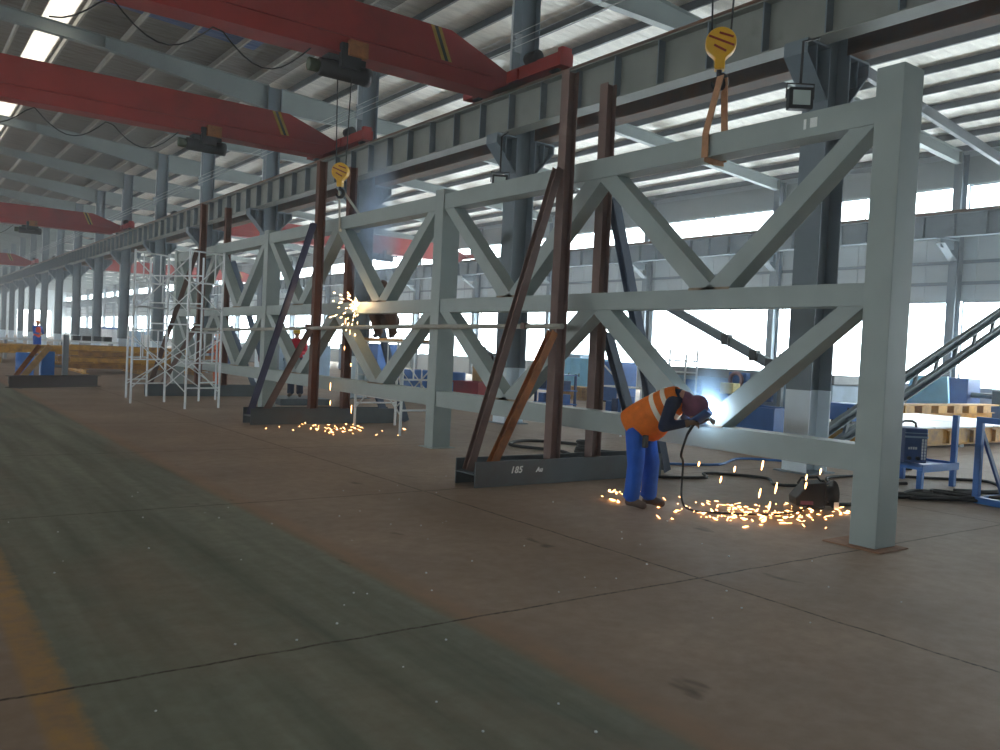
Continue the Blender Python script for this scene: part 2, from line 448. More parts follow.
# building columns ---------------------------------------------------
ORD = ['nearest', 'second nearest', 'third nearest', 'fourth nearest', 'fifth nearest', 'sixth nearest', 'seventh nearest', 'eighth nearest', 'ninth nearest', 'tenth nearest', 'eleventh nearest', 'twelfth nearest', 'thirteenth nearest', 'fourteenth nearest', 'fifteenth nearest']+[w+' nearest' for w in 'sixteenth seventeenth eighteenth nineteenth twentieth twenty-first twenty-second twenty-third twenty-fourth twenty-fifth'.split()]
def column(y, label, xc=XC):
    t = thing('building_column', label, 'column', (xc, y, 0), 'columns under the crane runways')
    MB().hbar((xc, y, 1.23), (xc, y, 6.2), .42, .52, .02, .014, (1, 0, 0)).build('column_shaft', bldg, t)
    MB().hbar((xc, y, 0.02), (xc, y, 1.23), .42, .52, .02, .014, (1, 0, 0)).build('painted_foot', whitep, t)
    MB().box(xc-.34, xc+.34, y-.3, y+.3, 0, .02).build('base_plate', bldg, t)
    for s in (-1, 1):
        m = MB(); a = xc+.26*s; b = xc+.78*s
        # tapered bracket: top plate, bottom plate, web
        vs = [(a, 6.2), (b, 6.2), (b, 6.02), (a, 5.45)]
        for y0, y1, ex in ((y-.01, y+.01, 0),):
            q = [(p, y0, r) for p, r in vs]+[(p, y1, r) for p, r in vs]
            m.add(q, [(0, 1, 2, 3), (7, 6, 5, 4), (0, 4, 5, 1), (1, 5, 6, 2), (2, 6, 7, 3), (3, 7, 4, 0)])
        m.box(min(a, b), max(a, b), y-.19, y+.19, 6.19, 6.22)
        m.bar((a, y, 5.45), (b, y, 6.02), .38, .02, (0, 0, 1)); m.box(b-.012, b+.012, y-.19, y+.19, 6.01, 6.2)
        m.box((a+b)/2-.008, (a+b)/2+.008, y-.17, y+.17, 5.8, 6.2)
        m.build('corbel', bldg, t)
    MB().hbar((xc, y, 6.2), (xc, y, zr(xc)-.02), .3, .5, .016, .012, (1, 0, 0)).build('upper_shaft', bldg, t)
    MB().tube((xc-.22, y+.2, 6.3), (xc-.22, y+.2, zr(xc)-.9), .04, n=8).build('downpipe', white, t)
    # insulator bracket for the conductor wires
    m = MB().box(xc-.42, xc-.25, y-.2, y-.16, 8.0, 8.4)
    for q in range(3): m.lathe([(.0, -.06), (.035, -.05), (.02, 0), (.035, .05), (0, .06)], (xc-.44, y-.18, 8.06+.14*q), 8)
    m.build('insulator_bracket', greyp, t)
    return t
for k, y in enumerate(YK[1:]):
    extra = [', white painted foot behind the near truss column', ', rising left of the first pair of brown posts', ', seen through the smoke of the grinder'][k] if k < 3 else ', of the row under the crane runway'
    column(y, ORD[k]+' grey building column with twin brackets'+extra)
for y in YK[:1]: column(y, 'grey building column with twin brackets standing behind the camera')

# rafters --------------------------------------------------------------
def rafter(y, label):
    t = thing('roof_rafter', label, 'rafter', (XC, y, 9.6), 'roof rafters crossing the hall')
    def seg(x0, d0, x1, d1, name):
        m = MB(); w = .12
        n = 4
        for i in range(n):
            a, b = x0+(x1-x0)*i/n, x0+(x1-x0)*(i+1)/n; da, db = d0+(d1-d0)*i/n, d0+(d1-d0)*(i+1)/n
            for wd, f0, f1 in ((.006, 0, 1), (w, 0, .014), (w, -1, -1.02)):
                if f0 == 0 and f1 == 1: lo = (zr(a)-da, zr(b)-db); hi = (zr(a), zr(b))
                elif f0 == 0: lo = (zr(a)-.016, zr(b)-.016); hi = (zr(a), zr(b))
                else: lo = (zr(a)-da-.016, zr(b)-db-.016); hi = (zr(a)-da, zr(b)-db)
                vs = [(a, y-wd, lo[0]), (b, y-wd, lo[1]), (b, y-wd, hi[1]), (a, y-wd, hi[0])]; vs += [(p, y+wd, r) for p, q, r in vs]
                m.add(vs, [(0, 1, 2, 3), (7, 6, 5, 4), (0, 4, 5, 1), (1, 5, 6, 2), (2, 6, 7, 3), (3, 7, 4, 0)])
        m.box((x1-.012), (x1+.012), y-w, y+w, zr(x1)-max(d0, d1)*.98 if d1 > .5 else zr(x1)-d1, zr(x1)-.02)
        m.build(name, raft, t)
    seg(-9.7, .8, -4.5, .38, 'rafter_arm'); seg(-4.5, .38, XR, .4, 'rafter_arm')
    seg(XR, .4, 5.6, .38, 'rafter_arm'); seg(5.6, .38, 11.0, .86, 'rafter_arm')
    seg(11.5, .86, 17.5, .42, 'rafter_arm'); seg(17.5, .42, XW-.5, .42, 'rafter_arm')
    return t
for k, y in enumerate(YK):
    if k == 0: rafter(y, 'grey roof rafter above the camera, out of the frame')
    else: rafter(y, 'grey tapered roof rafter resting on the '+ORD[k-1]+' building column')
# a secondary roof beam over the right bay
tag(MB().bar((19.5, 13.0, 9.62), (30.6, 13.6, 8.72), .14, .3).build('roof_brace', purl_shade), 'slanting dark grey roof beam behind the top of the near truss column', 'beam')

# crane runways ---------------------------------------------------------
def runway(x, label, mat, z0=6.24, z1=7.04, name='crane_runway', stiff=True):
    t = thing(name, label, 'crane runway beam', (x, Y0, z0))
    y0, y1 = YA+.4, YB-.6
    MB().hbar((x, y0, (z0+z1)/2), (x, y1, (z0+z1)/2), .36, z1-z0, .022, .014).build('girder', mat, t)
    if stiff:
        ys = []; y = 7.6-3.75+.18
        while y < y1-.2: ys.append(y); y += 1.0714
        plate = lambda m, y: m.box(x-.165, x+.165, y-.012, y+.012, z0+.022, z1-.022)
        for y in ys[:95]: plate(MB(), y).build('stiffener', bldg, t)
        m = MB()
        for y in ys[95:]: plate(m, y)
        far_ = m.build('far_stiffeners', bldg, t); far_['kind'] = 'stuff'
    m = MB().extr([(-.06, 0), (.06, 0), (.06, .015), (.012, .03), (.012, .09), (.035, .1), (.035, .13), (-.035, .13), (-.035, .1), (-.012, .09), (-.012, .03), (-.06, .015)], (x, y0, z1+.002), (x, y1, z1+.002))
    m.build('rail', rustyb, t)
    return t
runway(10.78, 'long grey crane runway girder with stiffener ribs, on the camera side of the columns', bldg2)
runway(11.74, 'rust-stained crane runway girder on the far side of the building columns', rustyb, stiff=False)
runway(29.75, 'blue-grey crane runway girder along the window wall', bldg)
runway(-9.58, 'grey crane runway girder on the left side of the hall', bldg2, stiff=False)
for y in YK[1:11]:
    column(y, 'grey building column of the left row, outside the frame', XR*2-XC)
# corbels of the wall runway are part of the wall
for y in YK:
    m = MB(); a, b = XW-.48, 29.5
    m.bar((a, y, 5.5), (b, y, 6.05), .3, .02); m.box(b, a, y-.15, y+.15, 6.2, 6.235); m.box(b, a, y-.008, y+.008, 5.9, 6.2)
    m.build('corbel', bldg, wr)
# bare conductor wires along the runway
for i in range(3):
    z = 8.06+.14*i
    tag(MB().tube((XC-.475, YA+1, z), (XC-.475, YB-1, z), .008, n=5).build('conductor_wire', galv), ['lowest', 'middle', 'uppermost'][i]+' of three thin crane power wires strung past the upper columns', 'wire', 'crane power wires')

# cranes ---------------------------------------------------------------
def crane(y, label, x0, x1, truck=(-1.95, 1.85), zb=7.0, h=.98, hoist_x=None, zr_=7.17, hoist_label=None):
    t = thing('overhead_crane', label, 'overhead crane', (x1, y, zr_))
    w = .22
    def gsec(x, z0, z1): return [(x, y-w, z0), (x, y+w, z0), (x, y+w, z1), (x, y-w, z1)]
    secs = [gsec(x0+.02, zb+.32, zb+.58), gsec(x0+1.9, zb, zb+h), gsec(x1-1.6, zb, zb+h), gsec(x1-.55, zb+.02, zb+.62), gsec(x1-.02, zb+.3, zb+.42)]
    m = MB(); vs = [v for s in secs for v in s]
    fs = [(i*4+k, i*4+(k+1) % 4, (i+1)*4+(k+1) % 4, (i+1)*4+k) for i in range(4) for k in range(4)]+[(3, 2, 1, 0), (16, 17, 18, 19)]
    m.add(vs, fs)
    m.box(x0+1.9, x1-.6, y-w-.06, y+w+.06, zb-.03, zb)          # lower flange that carries the hoist
    m.box(x0+1.9, x1-.6, y-w-.035, y-w, zb+.30, zb+.33)         # seam
    m.build('girder', red, t)
    for xx in (x0, x1):
        e = MB()
        e.box(xx-.16, xx+.16, y+truck[0], y+truck[1], zr_+.08, zr_+.34)
        e.box(xx-.2, xx+.2, y-.6, y+.6, zr_+.08, zr_+.3)
        eo = e.build('end_carriage', red, t)
        for yy in (y+truck[0]+.35, y+truck[1]-.35):
            MB().lathe([(.05, -.06), (.15, -.06), (.15, .06), (.05, .06)], (xx, yy, zr_+.15), 16, 'x').build('wheel', dark, eo)
        mm_ = MB().lathe([(.1, -.2), (.13, -.18), (.13, .18), (.1, .2)], (xx-.1, y+truck[0]+.95, zr_+.44), 12, 'y').build('travel_motor', dark, eo)
        MB().box(xx-.12, xx+.12, y+truck[0], y+truck[0]+.14, zr_+.34, zr_+.44).build('buffer_post', red, eo)
    # pairs of yellow stripes with black between, on both faces
    for s in (-1, 1):
        yy = y+s*(w+.004)
        for dx, mt, nm in ((0, yelstr, 'yellow_stripe'), (.08, blackst, 'black_stripe'), (.16, yelstr, 'yellow_stripe')):
            a = x1-2.1+dx; z0, z1, sl = zb+.36, zb+h-.01, -.28
            m = MB(); q = [(a+.28, yy, z0), (a+.36, yy, z0), (a+.08, yy, z1), (a, yy, z1)]
            q = q+[(p, yy+s*.006, r) for p, _, r in q]
            m.add(q, [(0, 1, 2, 3), (7, 6, 5, 4), (0, 4, 5, 1), (1, 5, 6, 2), (2, 6, 7, 3), (3, 7, 4, 0)]); m.build(nm, mt, t)
    if hoist_x is not None:
        hx = hoist_x
        ho = MB().box(hx-.38, hx+.38, y-.16, y+.16, zb-.16, zb-.05)
        ho.box(hx-.2, hx+.2, y-.34, y-.22, zb-.3, zb+.14); ho.box(hx-.2, hx+.2, y+.22, y+.34, zb-.3, zb+.14)
        ho = ho.build('hoist', dark, t)
        MB().lathe([(.12, -.52), (.165, -.5), (.165, .38), (.175, .39), (.175, .52), (.1, .54)], (hx, y-.02, zb-.3), 18, 'x').build('drum', dark, ho)
        MB().lathe([(.06, -.1), (.12, -.09), (.12, .12), (.06, .13)], (hx-.62, y-.02, zb-.3), 14, 'x').build('hoist_motor', M('hoist_motor_green', srgb(60, 74, 52), .5), ho)
        MB().box(hx-.08, hx+.3, y-.42, y-.3, zb-.08, zb+.2).build('trolley_plate', rustor, ho)
        # festoon cable drooping along the girder
        pts = []
        for i in range(25):
            u = i/24; xx = hx-.8-u*4.2; pts.append((xx, y-.3, zb-.12-.55*abs(math.sin(u*math.pi*2.5))))
        MB().path(pts, .014, 5).build('festoon_cable', rubber, ho)
    return t
crane(15.05, 'nearest red overhead travelling crane, its black hoist above the first yellow hook', -9.58, 10.78, (-1.95, 1.5), hoist_x=6.95, h=1.0)
crane(23.55, 'second red overhead crane, running behind the nearest red crane', -9.58, 10.78, hoist_x=6.95)
crane(51.2, 'third red overhead crane seen small at the left edge, above the scaffold', -9.58, 10.78, hoist_x=6.2)
crane(86.0, 'fourth and farthest red overhead crane at the left edge of the hall', -9.58, 10.78, hoist_x=6.9)
crane(5.3, 'red overhead crane above the frame, carrying the near yellow hook', -9.58, 10.78, (-2.0, .9), hoist_x=7.3)
crane(45.2, 'red overhead crane over the right bay, seen behind the truss top', 11.74, 29.75, hoist_x=24)
crane(82.0, 'far red overhead crane of the right bay, glimpsed between the columns', 11.74, 29.75, hoist_x=22)

# hook blocks -------------------------------------------------------------
def hook_block(x, y, z, ztop, label, r=.165):
    t = thing('hook_block', label, 'crane hook', (x, y, z-.6), 'yellow crane hook blocks')
    # round sheave cheeks face the camera along the diagonal
    n = V((-.75, -.66, 0)); sd = V((.66, -.75, 0)); up = V((0, 0, 1))
    m = MB(); vs = []; N_ = 24; c = V((x, y, z))
    outline = [(r*math.cos(a), r*1.02*math.sin(a)) for a in [math.radians(-58+i*296/22) for i in range(23)]]
    outline = [(r*math.cos(math.radians(-58+i*296/22)), r*math.sin(math.radians(-58+i*296/22))) for i in range(23)]
    outline += [(-.055, -r*1.05), (-.055, -r*1.75), (.055, -r*1.75), (.055, -r*1.05)]
    for d in (-.06, .06):
        for a, b in outline: vs.append(c+sd*a+up*b+n*d)
    k = len(outline)
    m.add(vs, [tuple(range(k)), tuple(range(k, 2*k))[::-1]]+[(i, (i+1) % k, k+(i+1) % k, k+i) for i in range(k)])
    m.build('sheave_block', hookyel, t, bevel=.012)
    m = MB()
    for a0, b0, a1, b1 in ((-.02, .1, .13, .05), (-.13, .07, .14, -.04), (-.07, -.03, .06, -.1)):
        m.bar(c+sd*a0+up*b0+n*.063, c+sd*a1+up*b1+n*.063, .022, .006, n)
    m.build('red_marking', hookred, t)
    m = MB(); pts = [c+up*(-r*1.7)]
    for i in range(11):
        a = math.radians(90-i*27); pts.append(c+up*(-r*1.7-.13)+sd*(.075*math.cos(a))+up*(.075*math.sin(a)))
    m.path(pts, [.03, .032, .034, .036, .038, .038, .036, .032, .028, .022, .016, .01], 8)
    m.build('hook', dark, t)
    m = MB()
    for s in (-1, 1): m.tube(c+sd*(.1*s)+up*(r*.6), V((x, y, ztop))+sd*(.14*s), .011, n=6)
    m.build('wire_rope', rubber, t)
    return t
hook_block(7.3, 6.26, 5.04, 6.6, 'yellow round hook block with red slashes, hung with brown slings near the right column')
hook_block(6.98, 15.05, 4.84, 6.6, 'yellow round hook block hanging beside the brown posts, pale slings below')

def flat_sling(pts, w, name, mat, label, cat='sling', nrm=(1, 0, 0)):
    m = MB()
    for a, b in zip(pts[:-1], pts[1:]): m.bar(a, b, w, .012, nrm)
    return tag(m.build(name, mat), label, cat)
flat_sling([(7.28, 6.22, 4.68), (7.07, 6.2, 4.03), (7.07, 6.2, 3.765), (7.2, 6.2, 3.748), (7.4, 6.22, 3.765), (7.4, 6.22, 4.0), (7.32, 6.2, 4.66)], .085, 'lifting_sling', sling, 'brown webbing sling looped round the top chord under the near yellow hook')
flat_sling([(6.98, 15.08, 4.5), (7.07, 15.2, 4.02), (7.07, 15.2, 3.765), (7.2, 15.1, 3.748), (7.4, 15.0, 3.765), (7.4, 14.9, 4.0), (7.03, 15.02, 4.48)], .07, 'lifting_sling', slingw, 'pale webbing sling looped round the top chord under the farther yellow hook')

# ------------------------------------------------------------------ the big steel truss standing on the floor
TX0, TX1 = 7.10, 7.36
TY = [4.155, 11.585, 19.08, 26.5]
truss = thing('steel_truss', 'huge grey painted steel truss frame of box columns, chords and diagonals standing on the floor', 'truss', (7.24, 4.155, 0))
for i, y in enumerate(TY):
    top = 4.255 if i == 0 else 4.09
    MB().box(7.08, 7.405, y-.128, y+.128, .015, top).build('box_column', steel, truss, bevel=.006)
    if i == 0: MB().box(7.0, 7.46, y-.22, y+.34, .002, .014).build('base_plate', ply_rust, truss)
    else: MB().box(7.02, 7.46, y-.2, y+.2, .002, .014).build('base_plate', steel, truss)
CH = [(.668, .912), (2.152, 2.362), (3.772, 4.012)]
for i in range(3):
    a, b = TY[i]+.129, TY[i+1]-.129
    for z0, z1 in CH: MB().box(TX0, TX1, a, b, z0, z1).build('chord', steel, truss, bevel=.005)
    mid = (TY[i]+TY[i+1])/2
    for z0, z1 in ((CH[0][1], CH[1][0]), (CH[1][1], CH[2][0])):
        for ya, yb in ((a, (a+mid)/2+.02), (b, (b+mid)/2-.02), (mid, (a+mid)/2-.02), (mid, (b+mid)/2+.02)):
            # diagonal from the top (ya) down to the foot (yb), cut flat on the chords
            s = 1 if yb > ya else -1
            L_ = math.hypot(yb-ya, z1-z0); hw = .1*L_/(z1-z0)
            sh = .05*s if ya in (a, b) else .115*s
            t0, t1 = ya+sh, yb-.11*s
            if ya in (a, b): t0 = ya+.09*s
            vs = []
            for x in (TX0+.012, TX1-.03):
                vs += [(x, t0-hw, z1), (x, t0+hw, z1), (x, t1+hw, z0), (x, t1-hw, z0)]
            if ya in (a, b):
                # outer edge meets the column
                vs2 = []
                for (x, y, z) in vs:
                    vs2.append((x, max(y, a) if ya == a else min(y, b), z))
                vs = vs2
            m = MB().add(vs, [(0, 1, 2, 3), (7, 6, 5, 4), (0, 4, 5, 1), (1, 5, 6, 2), (2, 6, 7, 3), (3, 7, 4, 0)])
            m.build('diagonal', steel, truss, bevel=.004)
            wb = MB().box(TX0-.004, TX0+.01, t1-hw-.02, t1+hw+.02, z0-.012, z0+.014)
            wb.build('weld_seam', weldrust, truss)

MB().box(7.094, 7.1, 4.87, 4.945, 3.855, 3.945).box(7.094, 7.1, 4.99, 5.015, 3.85, 3.945).build('paint_mark', chalk, truss)
# ------------------------------------------------------------------ temporary prop frames straddling the truss
def prop_frame(y, label, pm, bm, b1, b2):
    t = thing('prop_frame', label, 'prop frame', (5.55, y, 0), 'prop frames holding the truss upright')
    # H beam lying on its side
    MB().hbar((5.55, y, .152), (8.62, y, .152), .3, .42, .016, .012, (0, 1, 0)).build('base_beam', bm, t)
    MB().hbar((6.85, y, .16), (6.845, y, 5.09), .14, .16, .012, .009, (1, 0, 0)).build('front_post', pm, t)
    MB().hbar((7.54, y, .16), (7.49, y, 5.08), .14, .16, .012, .009, (1, 0, 0)).build('rear_post', pm, t)
    MB().hbar((5.62, y+.05, .17), (6.72, y+.0, 3.88), .1, .1, .01, .008, (0, 1, 0)).build('long_brace', b1, t)
    MB().hbar((5.86, y-.04, .17), (6.75, y-.02, 1.86), .1, .1, .01, .008, (0, 1, 0)).build('short_brace', rustor if b1 is rustpost else rustpost, t)
    MB().hbar((8.97, y+.05, .02), (7.66, y, 3.66), .13, .12, .01, .008, (0, 1, 0)).build('rear_brace', b2, t)
    MB().hbar((8.42, y-.04, .19), (7.66, y-.02, 1.9), .12, .11, .01, .008, (0, 1, 0)).build('rear_short_brace', b2, t)
    return t
bluebr = bluesteel
f1 = prop_frame(8.23, 'nearest prop frame of brown posts and slanted braces on a dark H-beam, beside the welder', rustpost, mill, rustpost, bluesteel)
f2 = prop_frame(15.6, 'second prop frame of rusty posts, with a bluish long brace, under the farther yellow hook', M('rusty_post', srgb(106, 66, 52), .75, 0, .2, 4, srgb(96, 70, 62), .4, 2), mill, M('blue_tinged_brace', srgb(72, 74, 104), .4, .1, .15, 4), bluesteel)
f3 = prop_frame(23.1, 'third and farthest prop frame of rusty posts, behind the white scaffold tower', M('dark_rust_post', srgb(104, 66, 52), .75, 0, .2, 4), mill, M('dark_brace', srgb(88, 64, 56), .7, 0, .15, 4), bluesteel)
# illegible chalk marks on the near base beam
def chalk_text(txt, x, y, z, h, parent):
    cu = bpy.data.curves.new('chalk', 'FONT'); cu.body = txt; cu.size = h; cu.extrude = .0015; cu.shear = .25; cu.offset = .0035; cu.space_character = 1.1
    o = bpy.data.objects.new('chalk', cu); COL.objects.link(o)
    dg = bpy.context.evaluated_depsgraph_get(); me = bpy.data.meshes.new_from_object(o.evaluated_get(dg))
    bpy.data.objects.remove(o)
    me.transform(Matrix.Rotation(math.pi/2, 4, 'X')); me.transform(Matrix.Translation(V((x, y, z))-world_loc(parent)))
    q = bpy.data.objects.new('chalk_mark', me); COL.objects.link(q); q.parent = parent; me.materials.clear(); me.materials.append(chalk)
chalk_text('185', 6.05, 8.23-.2125, .155, .11, f1); chalk_text('Au', 6.44, 8.23-.2125, .155, .08, f1)

# long scaffold pipe clamped across the prop frames
t = thing('handrail_pipe', 'long pale scaffold pipe tied horizontally across the prop posts in front of the truss', 'pipe', (6.7, 15.6, 1.8))
MB().path([(6.725, 8.0, 1.93), (6.725, 12, 1.90), (6.725, 15.6, 1.85), (6.725, 19.5, 1.79), (6.725, 23.4, 1.77)], .034, 10).build('pipe', M('dull_pipe', srgb(158, 154, 142), .5, .1, .1, 6), t)
for y in (8.75, 15.7, 23.1):
    m = MB().box(6.68, 6.77, y-.05, y+.05, 1.85 if y > 10 else 1.89, 1.93 if y > 10 else 1.97); m.build('clamp', rustpost, t, bevel=.01)

# ------------------------------------------------------------------ scaffold towers
def ladder(m, p, q, z0, z1, r=.026, bars=(.45, 1.0, 1.68)):
    p, q = V(p), V(q)
    for c in (p, q): m.tube((c.x, c.y, z0), (c.x, c.y, z1), r, n=8)
    for b in bars:
        m.tube((p.x, p.y, z0+b), (q.x, q.y, z0+b), r*.75, n=6)
    d = (q-p)
    a, b = p+d*.25, p+d*.75
    for c in (a, b): m.tube((c.x, c.y, z0+bars[1]), (c.x, c.y, z0+bars[2]), r*.6, n=6)
def xbrace(m, p, q, z0, z1, r=.014):
    m.tube((p[0], p[1], z0), (q[0], q[1], z1), r, n=6); m.tube((p[0], p[1], z1), (q[0], q[1], z0), r, n=6)
A, B, C_, D = (4.585, 20.45), (5.42, 20.85), (5.36, 18.93), (6.17, 19.2)
H_, E_, F_, G_ = (4.87, 22.2), (5.47, 22.74), (6.31, 21.16), (6.87, 21.65)
t = thing('scaffold_tower', 'tall white two-storey scaffold tower standing in front of the truss end', 'scaffold', (5.38, 19.9, 0), 'white scaffold towers')
for nm, p, q in (('end_frame', A, B), ('end_frame', C_, D)):
    m = MB(); ladder(m, p, q, 0, 1.74); m.build(nm, white, t)
    m = MB(); ladder(m, p, q, 1.75, 3.48); m.build(nm, white, t)
for p, q in ((A, C_), (B, D)):
    for z in (.35, 2.1):
        m = MB(); xbrace(m, p, q, z, z+1.2); m.build('cross_brace', galv, t)
m = MB()
for s in (0, 1): pass
t = thing('scaffold_tower', 'low white one-storey scaffold tower tucked behind the tall tower', 'scaffold', (5.9, 22.0, 0), 'white scaffold towers')
for p, q in ((H_, E_), (F_, G_)):
    m = MB(); ladder(m, p, q, 0, 1.76); m.build('end_frame', white, t)
for p, q in ((H_, F_), (E_, G_)):
    m = MB(); xbrace(m, p, q, .35, 1.5); m.build('cross_brace', galv, t)
m = MB(); ladder(m, E_, F_, 1.76, 3.5, bars=(.1, .62, 1.3)); m.build('upper_frame', white, t)
t = thing('scaffold_tower', 'white scaffold with a plank deck behind the truss, carrying the crouching grinder', 'scaffold', (7.95, 14.2, 0), 'white scaffold towers')
Q = [(7.47, 13.2), (8.36, 13.2), (7.47, 15.0), (8.36, 15.0)]
for p, q in ((Q[0], Q[1]), (Q[2], Q[3])):
    m = MB(); ladder(m, p, q, 0, 1.72); m.build('end_frame', white, t)
for p, q in ((Q[0], Q[2]), (Q[1], Q[3])):
    m = MB(); xbrace(m, p, q, .35, 1.5); m.tube((p[0], p[1], 1.66), (q[0], q[1], 1.66), .02, n=6); m.tube((p[0], p[1], .62), (q[0], q[1], .62), .018, n=6); m.build('cross_brace', galv, t)
m = MB()
for i in range(3): m.box(7.5+.29*i, 7.76+.29*i, 13.05, 15.2, 1.68, 1.72)
m.build('plank_deck', tan, t)

# ------------------------------------------------------------------ people
class Fig:
    """joints given as (forward, right, up) in the figure's own frame"""
    def __init__(s, pos, ang, label, name='person', voxel=.014):
        s.o = V(pos); s.d = V((math.cos(ang), math.sin(ang), 0)); s.r = V((s.d.y, -s.d.x, 0)); s.vx = voxel
        s.t = thing(name, label, 'person', pos)
    def P(s, f, r, z): return s.o+s.d*f+s.r*r+V((0, 0, z))
    def D(s, f, r, z): return (s.d*f+s.r*r+V((0, 0, z))).normalized()
    def rot(s, fwd, up):
        f = V(fwd).normalized(); u = V(up); r = f.cross(u).normalized(); u = r.cross(f)
        return Matrix((r, f, u)).transposed()          # local x right, y forward, z up
    def hand(s, m, w, fwd, pn, thumb, curl=.7, k=1.):
        """palm + four curled fingers + thumb from the side. pn = direction the palm faces, thumb = side of the thumb"""
        f = V(fwd).normalized(); n = V(pn); n = (n-f*n.dot(f)).normalized(); th = V(thumb); th = (th-f*th.dot(f)-n*th.dot(n)).normalized()
        R = Matrix((th, f, n)).transposed()
        m.ell(V(w)+f*.045*k, (.041*k, .052*k, .016*k), R, 12, 8)
        for i, (ln, off) in enumerate(((.072, .03), (.08, .01), (.074, -.011), (.058, -.031))):
            b = V(w)+f*.085*k+th*off*k; a1, a2 = curl*.8, curl*1.9
            k1 = b+(f*math.cos(a1)+n*math.sin(a1))*ln*.52*k; k2 = k1+(f*math.cos(a2)+n*math.sin(a2))*ln*.5*k
            m.cap(b-f*.02*k, k1, .0095*k, .0088*k, 8); m.cap(k1, k2, .0088*k, .0074*k, 8)
        b = V(w)+f*.03*k+th*.032*k; k1 = b+(f*.6+th*.75+n*.3).normalized()*.036*k; k2 = k1+(f*.85+th*.1+n*.6).normalized()*.034*k
        m.cap(b, k1, .012*k, .0105*k, 8); m.cap(k1, k2, .0105*k, .0085*k, 8)
    def head(s, m, c, fwd, up):
        R = s.rot(fwd, up); f, u, r = R.col[1], R.col[2], R.col[0]
        m.ell(c+u*.02, (.076, .096, .1), R); m.ell(c+f*.018-u*.055, (.056, .072, .062), R)       # cranium, jaw
        m.ell(c+f*.1-u*.012, (.013, .02, .022), R, 8, 6); m.ell(c+f*.088+u*.006, (.01, .016, .03), R, 8, 6)  # nose
        m.ell(c+f*.082-u*.058, (.024, .012, .008), R, 8, 6)                                        # lips
        for q in (-1, 1):
            m.ell(c+r*.078*q-f*.005-u*.005, (.012, .02, .032), R, 8, 6)                            # ears
            m.ell(c+r*.03*q+f*.085+u*.02, (.018, .01, .008), R, 8, 6)                              # brow
    def helmet(s, c, fwd, up, mat, brim=True):
        R = s.rot(fwd, up); f, u, r = R.col[1], R.col[2], R.col[0]
        prof = []; m = MB(); vs = []
        nu, nv = 18, 6
        for j in range(nv+1):
            t = j/nv*math.pi/2
            for i in range(nu):
                a = 2*math.pi*i/nu; vs.append(c+u*.03+r*(.1*math.cos(t)*math.cos(a))+f*(.125*math.cos(t)*math.sin(a))+u*(.115*math.sin(t)))
        m.add(vs, [(j*nu+i, j*nu+(i+1) % nu, (j+1)*nu+(i+1) % nu, (j+1)*nu+i) for j in range(nv) for i in range(nu)], True)
        o = m.build('helmet', mat, s.t); q = o.modifiers.new('Solid', 'SOLIDIFY'); q.thickness = .006
        if brim:
            m = MB(); vs = []
            for i in range(9):
                a = math.radians(30+120*i/8); vs += [c+u*.032+r*(.098*math.cos(a))+f*(.122*math.sin(a)), c+u*.02+r*(.115*math.cos(a))+f*(.175*math.sin(a))]
            m.add(vs, [(2*i, 2*i+2, 2*i+3, 2*i+1) for i in range(8)], True); b = m.build('helmet_brim', mat, s.t); q = b.modifiers.new('Solid', 'SOLIDIFY'); q.thickness = .006
    def dress(s, J, top, trou, vest=None, boots=shoe, hands=skin, sleeves=True, torso_w=.165):
        P = s.P; vx = s.vx
        # body: one continuous surface
        b = MB()
        for sd in 'LR':
            hip, kn, an, toe, sh, el, wr = (P(*J[k+sd]) for k in ('hip', 'knee', 'ankle', 'toe', 'sh', 'el', 'wr'))
            b.cap(hip, kn, .075, .052); b.cap(kn, an, .052, .038); b.cap(an, toe, .04, .034)
            b.cap(sh, el, .048, .038); b.cap(el, wr, .038, .027)
            fw = (wr-el).normalized()
            s.hand(b, wr, J.get('hf'+sd) and s.D(*J['hf'+sd]) or fw, s.D(*J.get('pn'+sd, (.3, 0, -1))), s.D(*J.get('th'+sd, (1, 0, .3))), J.get('curl', .6))
        pel, ch, nk = P(*J['pelvis']), P(*J['chest']), P(*J['neck'])
        up = (ch-pel).normalized(); sidev = s.r
        fr = up.cross(sidev).normalized()*-1
        R = Matrix((sidev, fr, up)).transposed()
        for u, rx, ry in ((0, .145, .1), (.25, .14, .1), (.5, .138, .1), (.75, .15, .108), (1, .158, .108), (1.2, .14, .09)):
            b.ell(pel+(ch-pel)*u, (rx, ry, .11), R)
        hc = P(*J['head']); b.cap(nk, hc+(nk-hc)*.4, .06, .055)
        hf, hu = s.D(*J['hfwd']), s.D(*J['hup'])
        s.head(b, hc, hf, hu)
        b.build('body', skin, s.t, remesh=min(vx, .012), smooth_it=2)
        # trousers
        m = MB()
        for sd in 'LR':
            hip, kn, an = (P(*J[k+sd]) for k in ('hip', 'knee', 'ankle'))
            m.cap(hip, kn, .118, .092); m.cap(kn, an+(kn-an)*.12, .09, .086); m.tube(an+(kn-an)*.2, an+(kn-an)*.02-s.d*.01, .086, .092, 12)
        m.ell(pel, (.168, .125, .12), R)
        m.ell(pel+up*.09, (.16, .118, .09), R)
        m.build('trousers', trou, s.t, remesh=vx, smooth_it=3)
        # jacket
        m = MB()
        for u, rx, ry in ((.12, .168, .122), (.3, .162, .122), (.5, .16, .122), (.75, .172, .128), (1, .178, .128), (1.18, .15, .105)):
            m.ell(pel+(ch-pel)*u, (rx, ry, .11), R)
        for sd in 'LR':
            sh, el, wr = (P(*J[k+sd]) for k in ('sh', 'el', 'wr'))
            m.cap(ch+up*.04, sh, .1, .075); m.cap(sh, el, .074, .06)
            if sleeves: m.cap(el, el+(wr-el)*.9, .06, .045)
        m.build('jacket', top, s.t, remesh=vx, smooth_it=3)
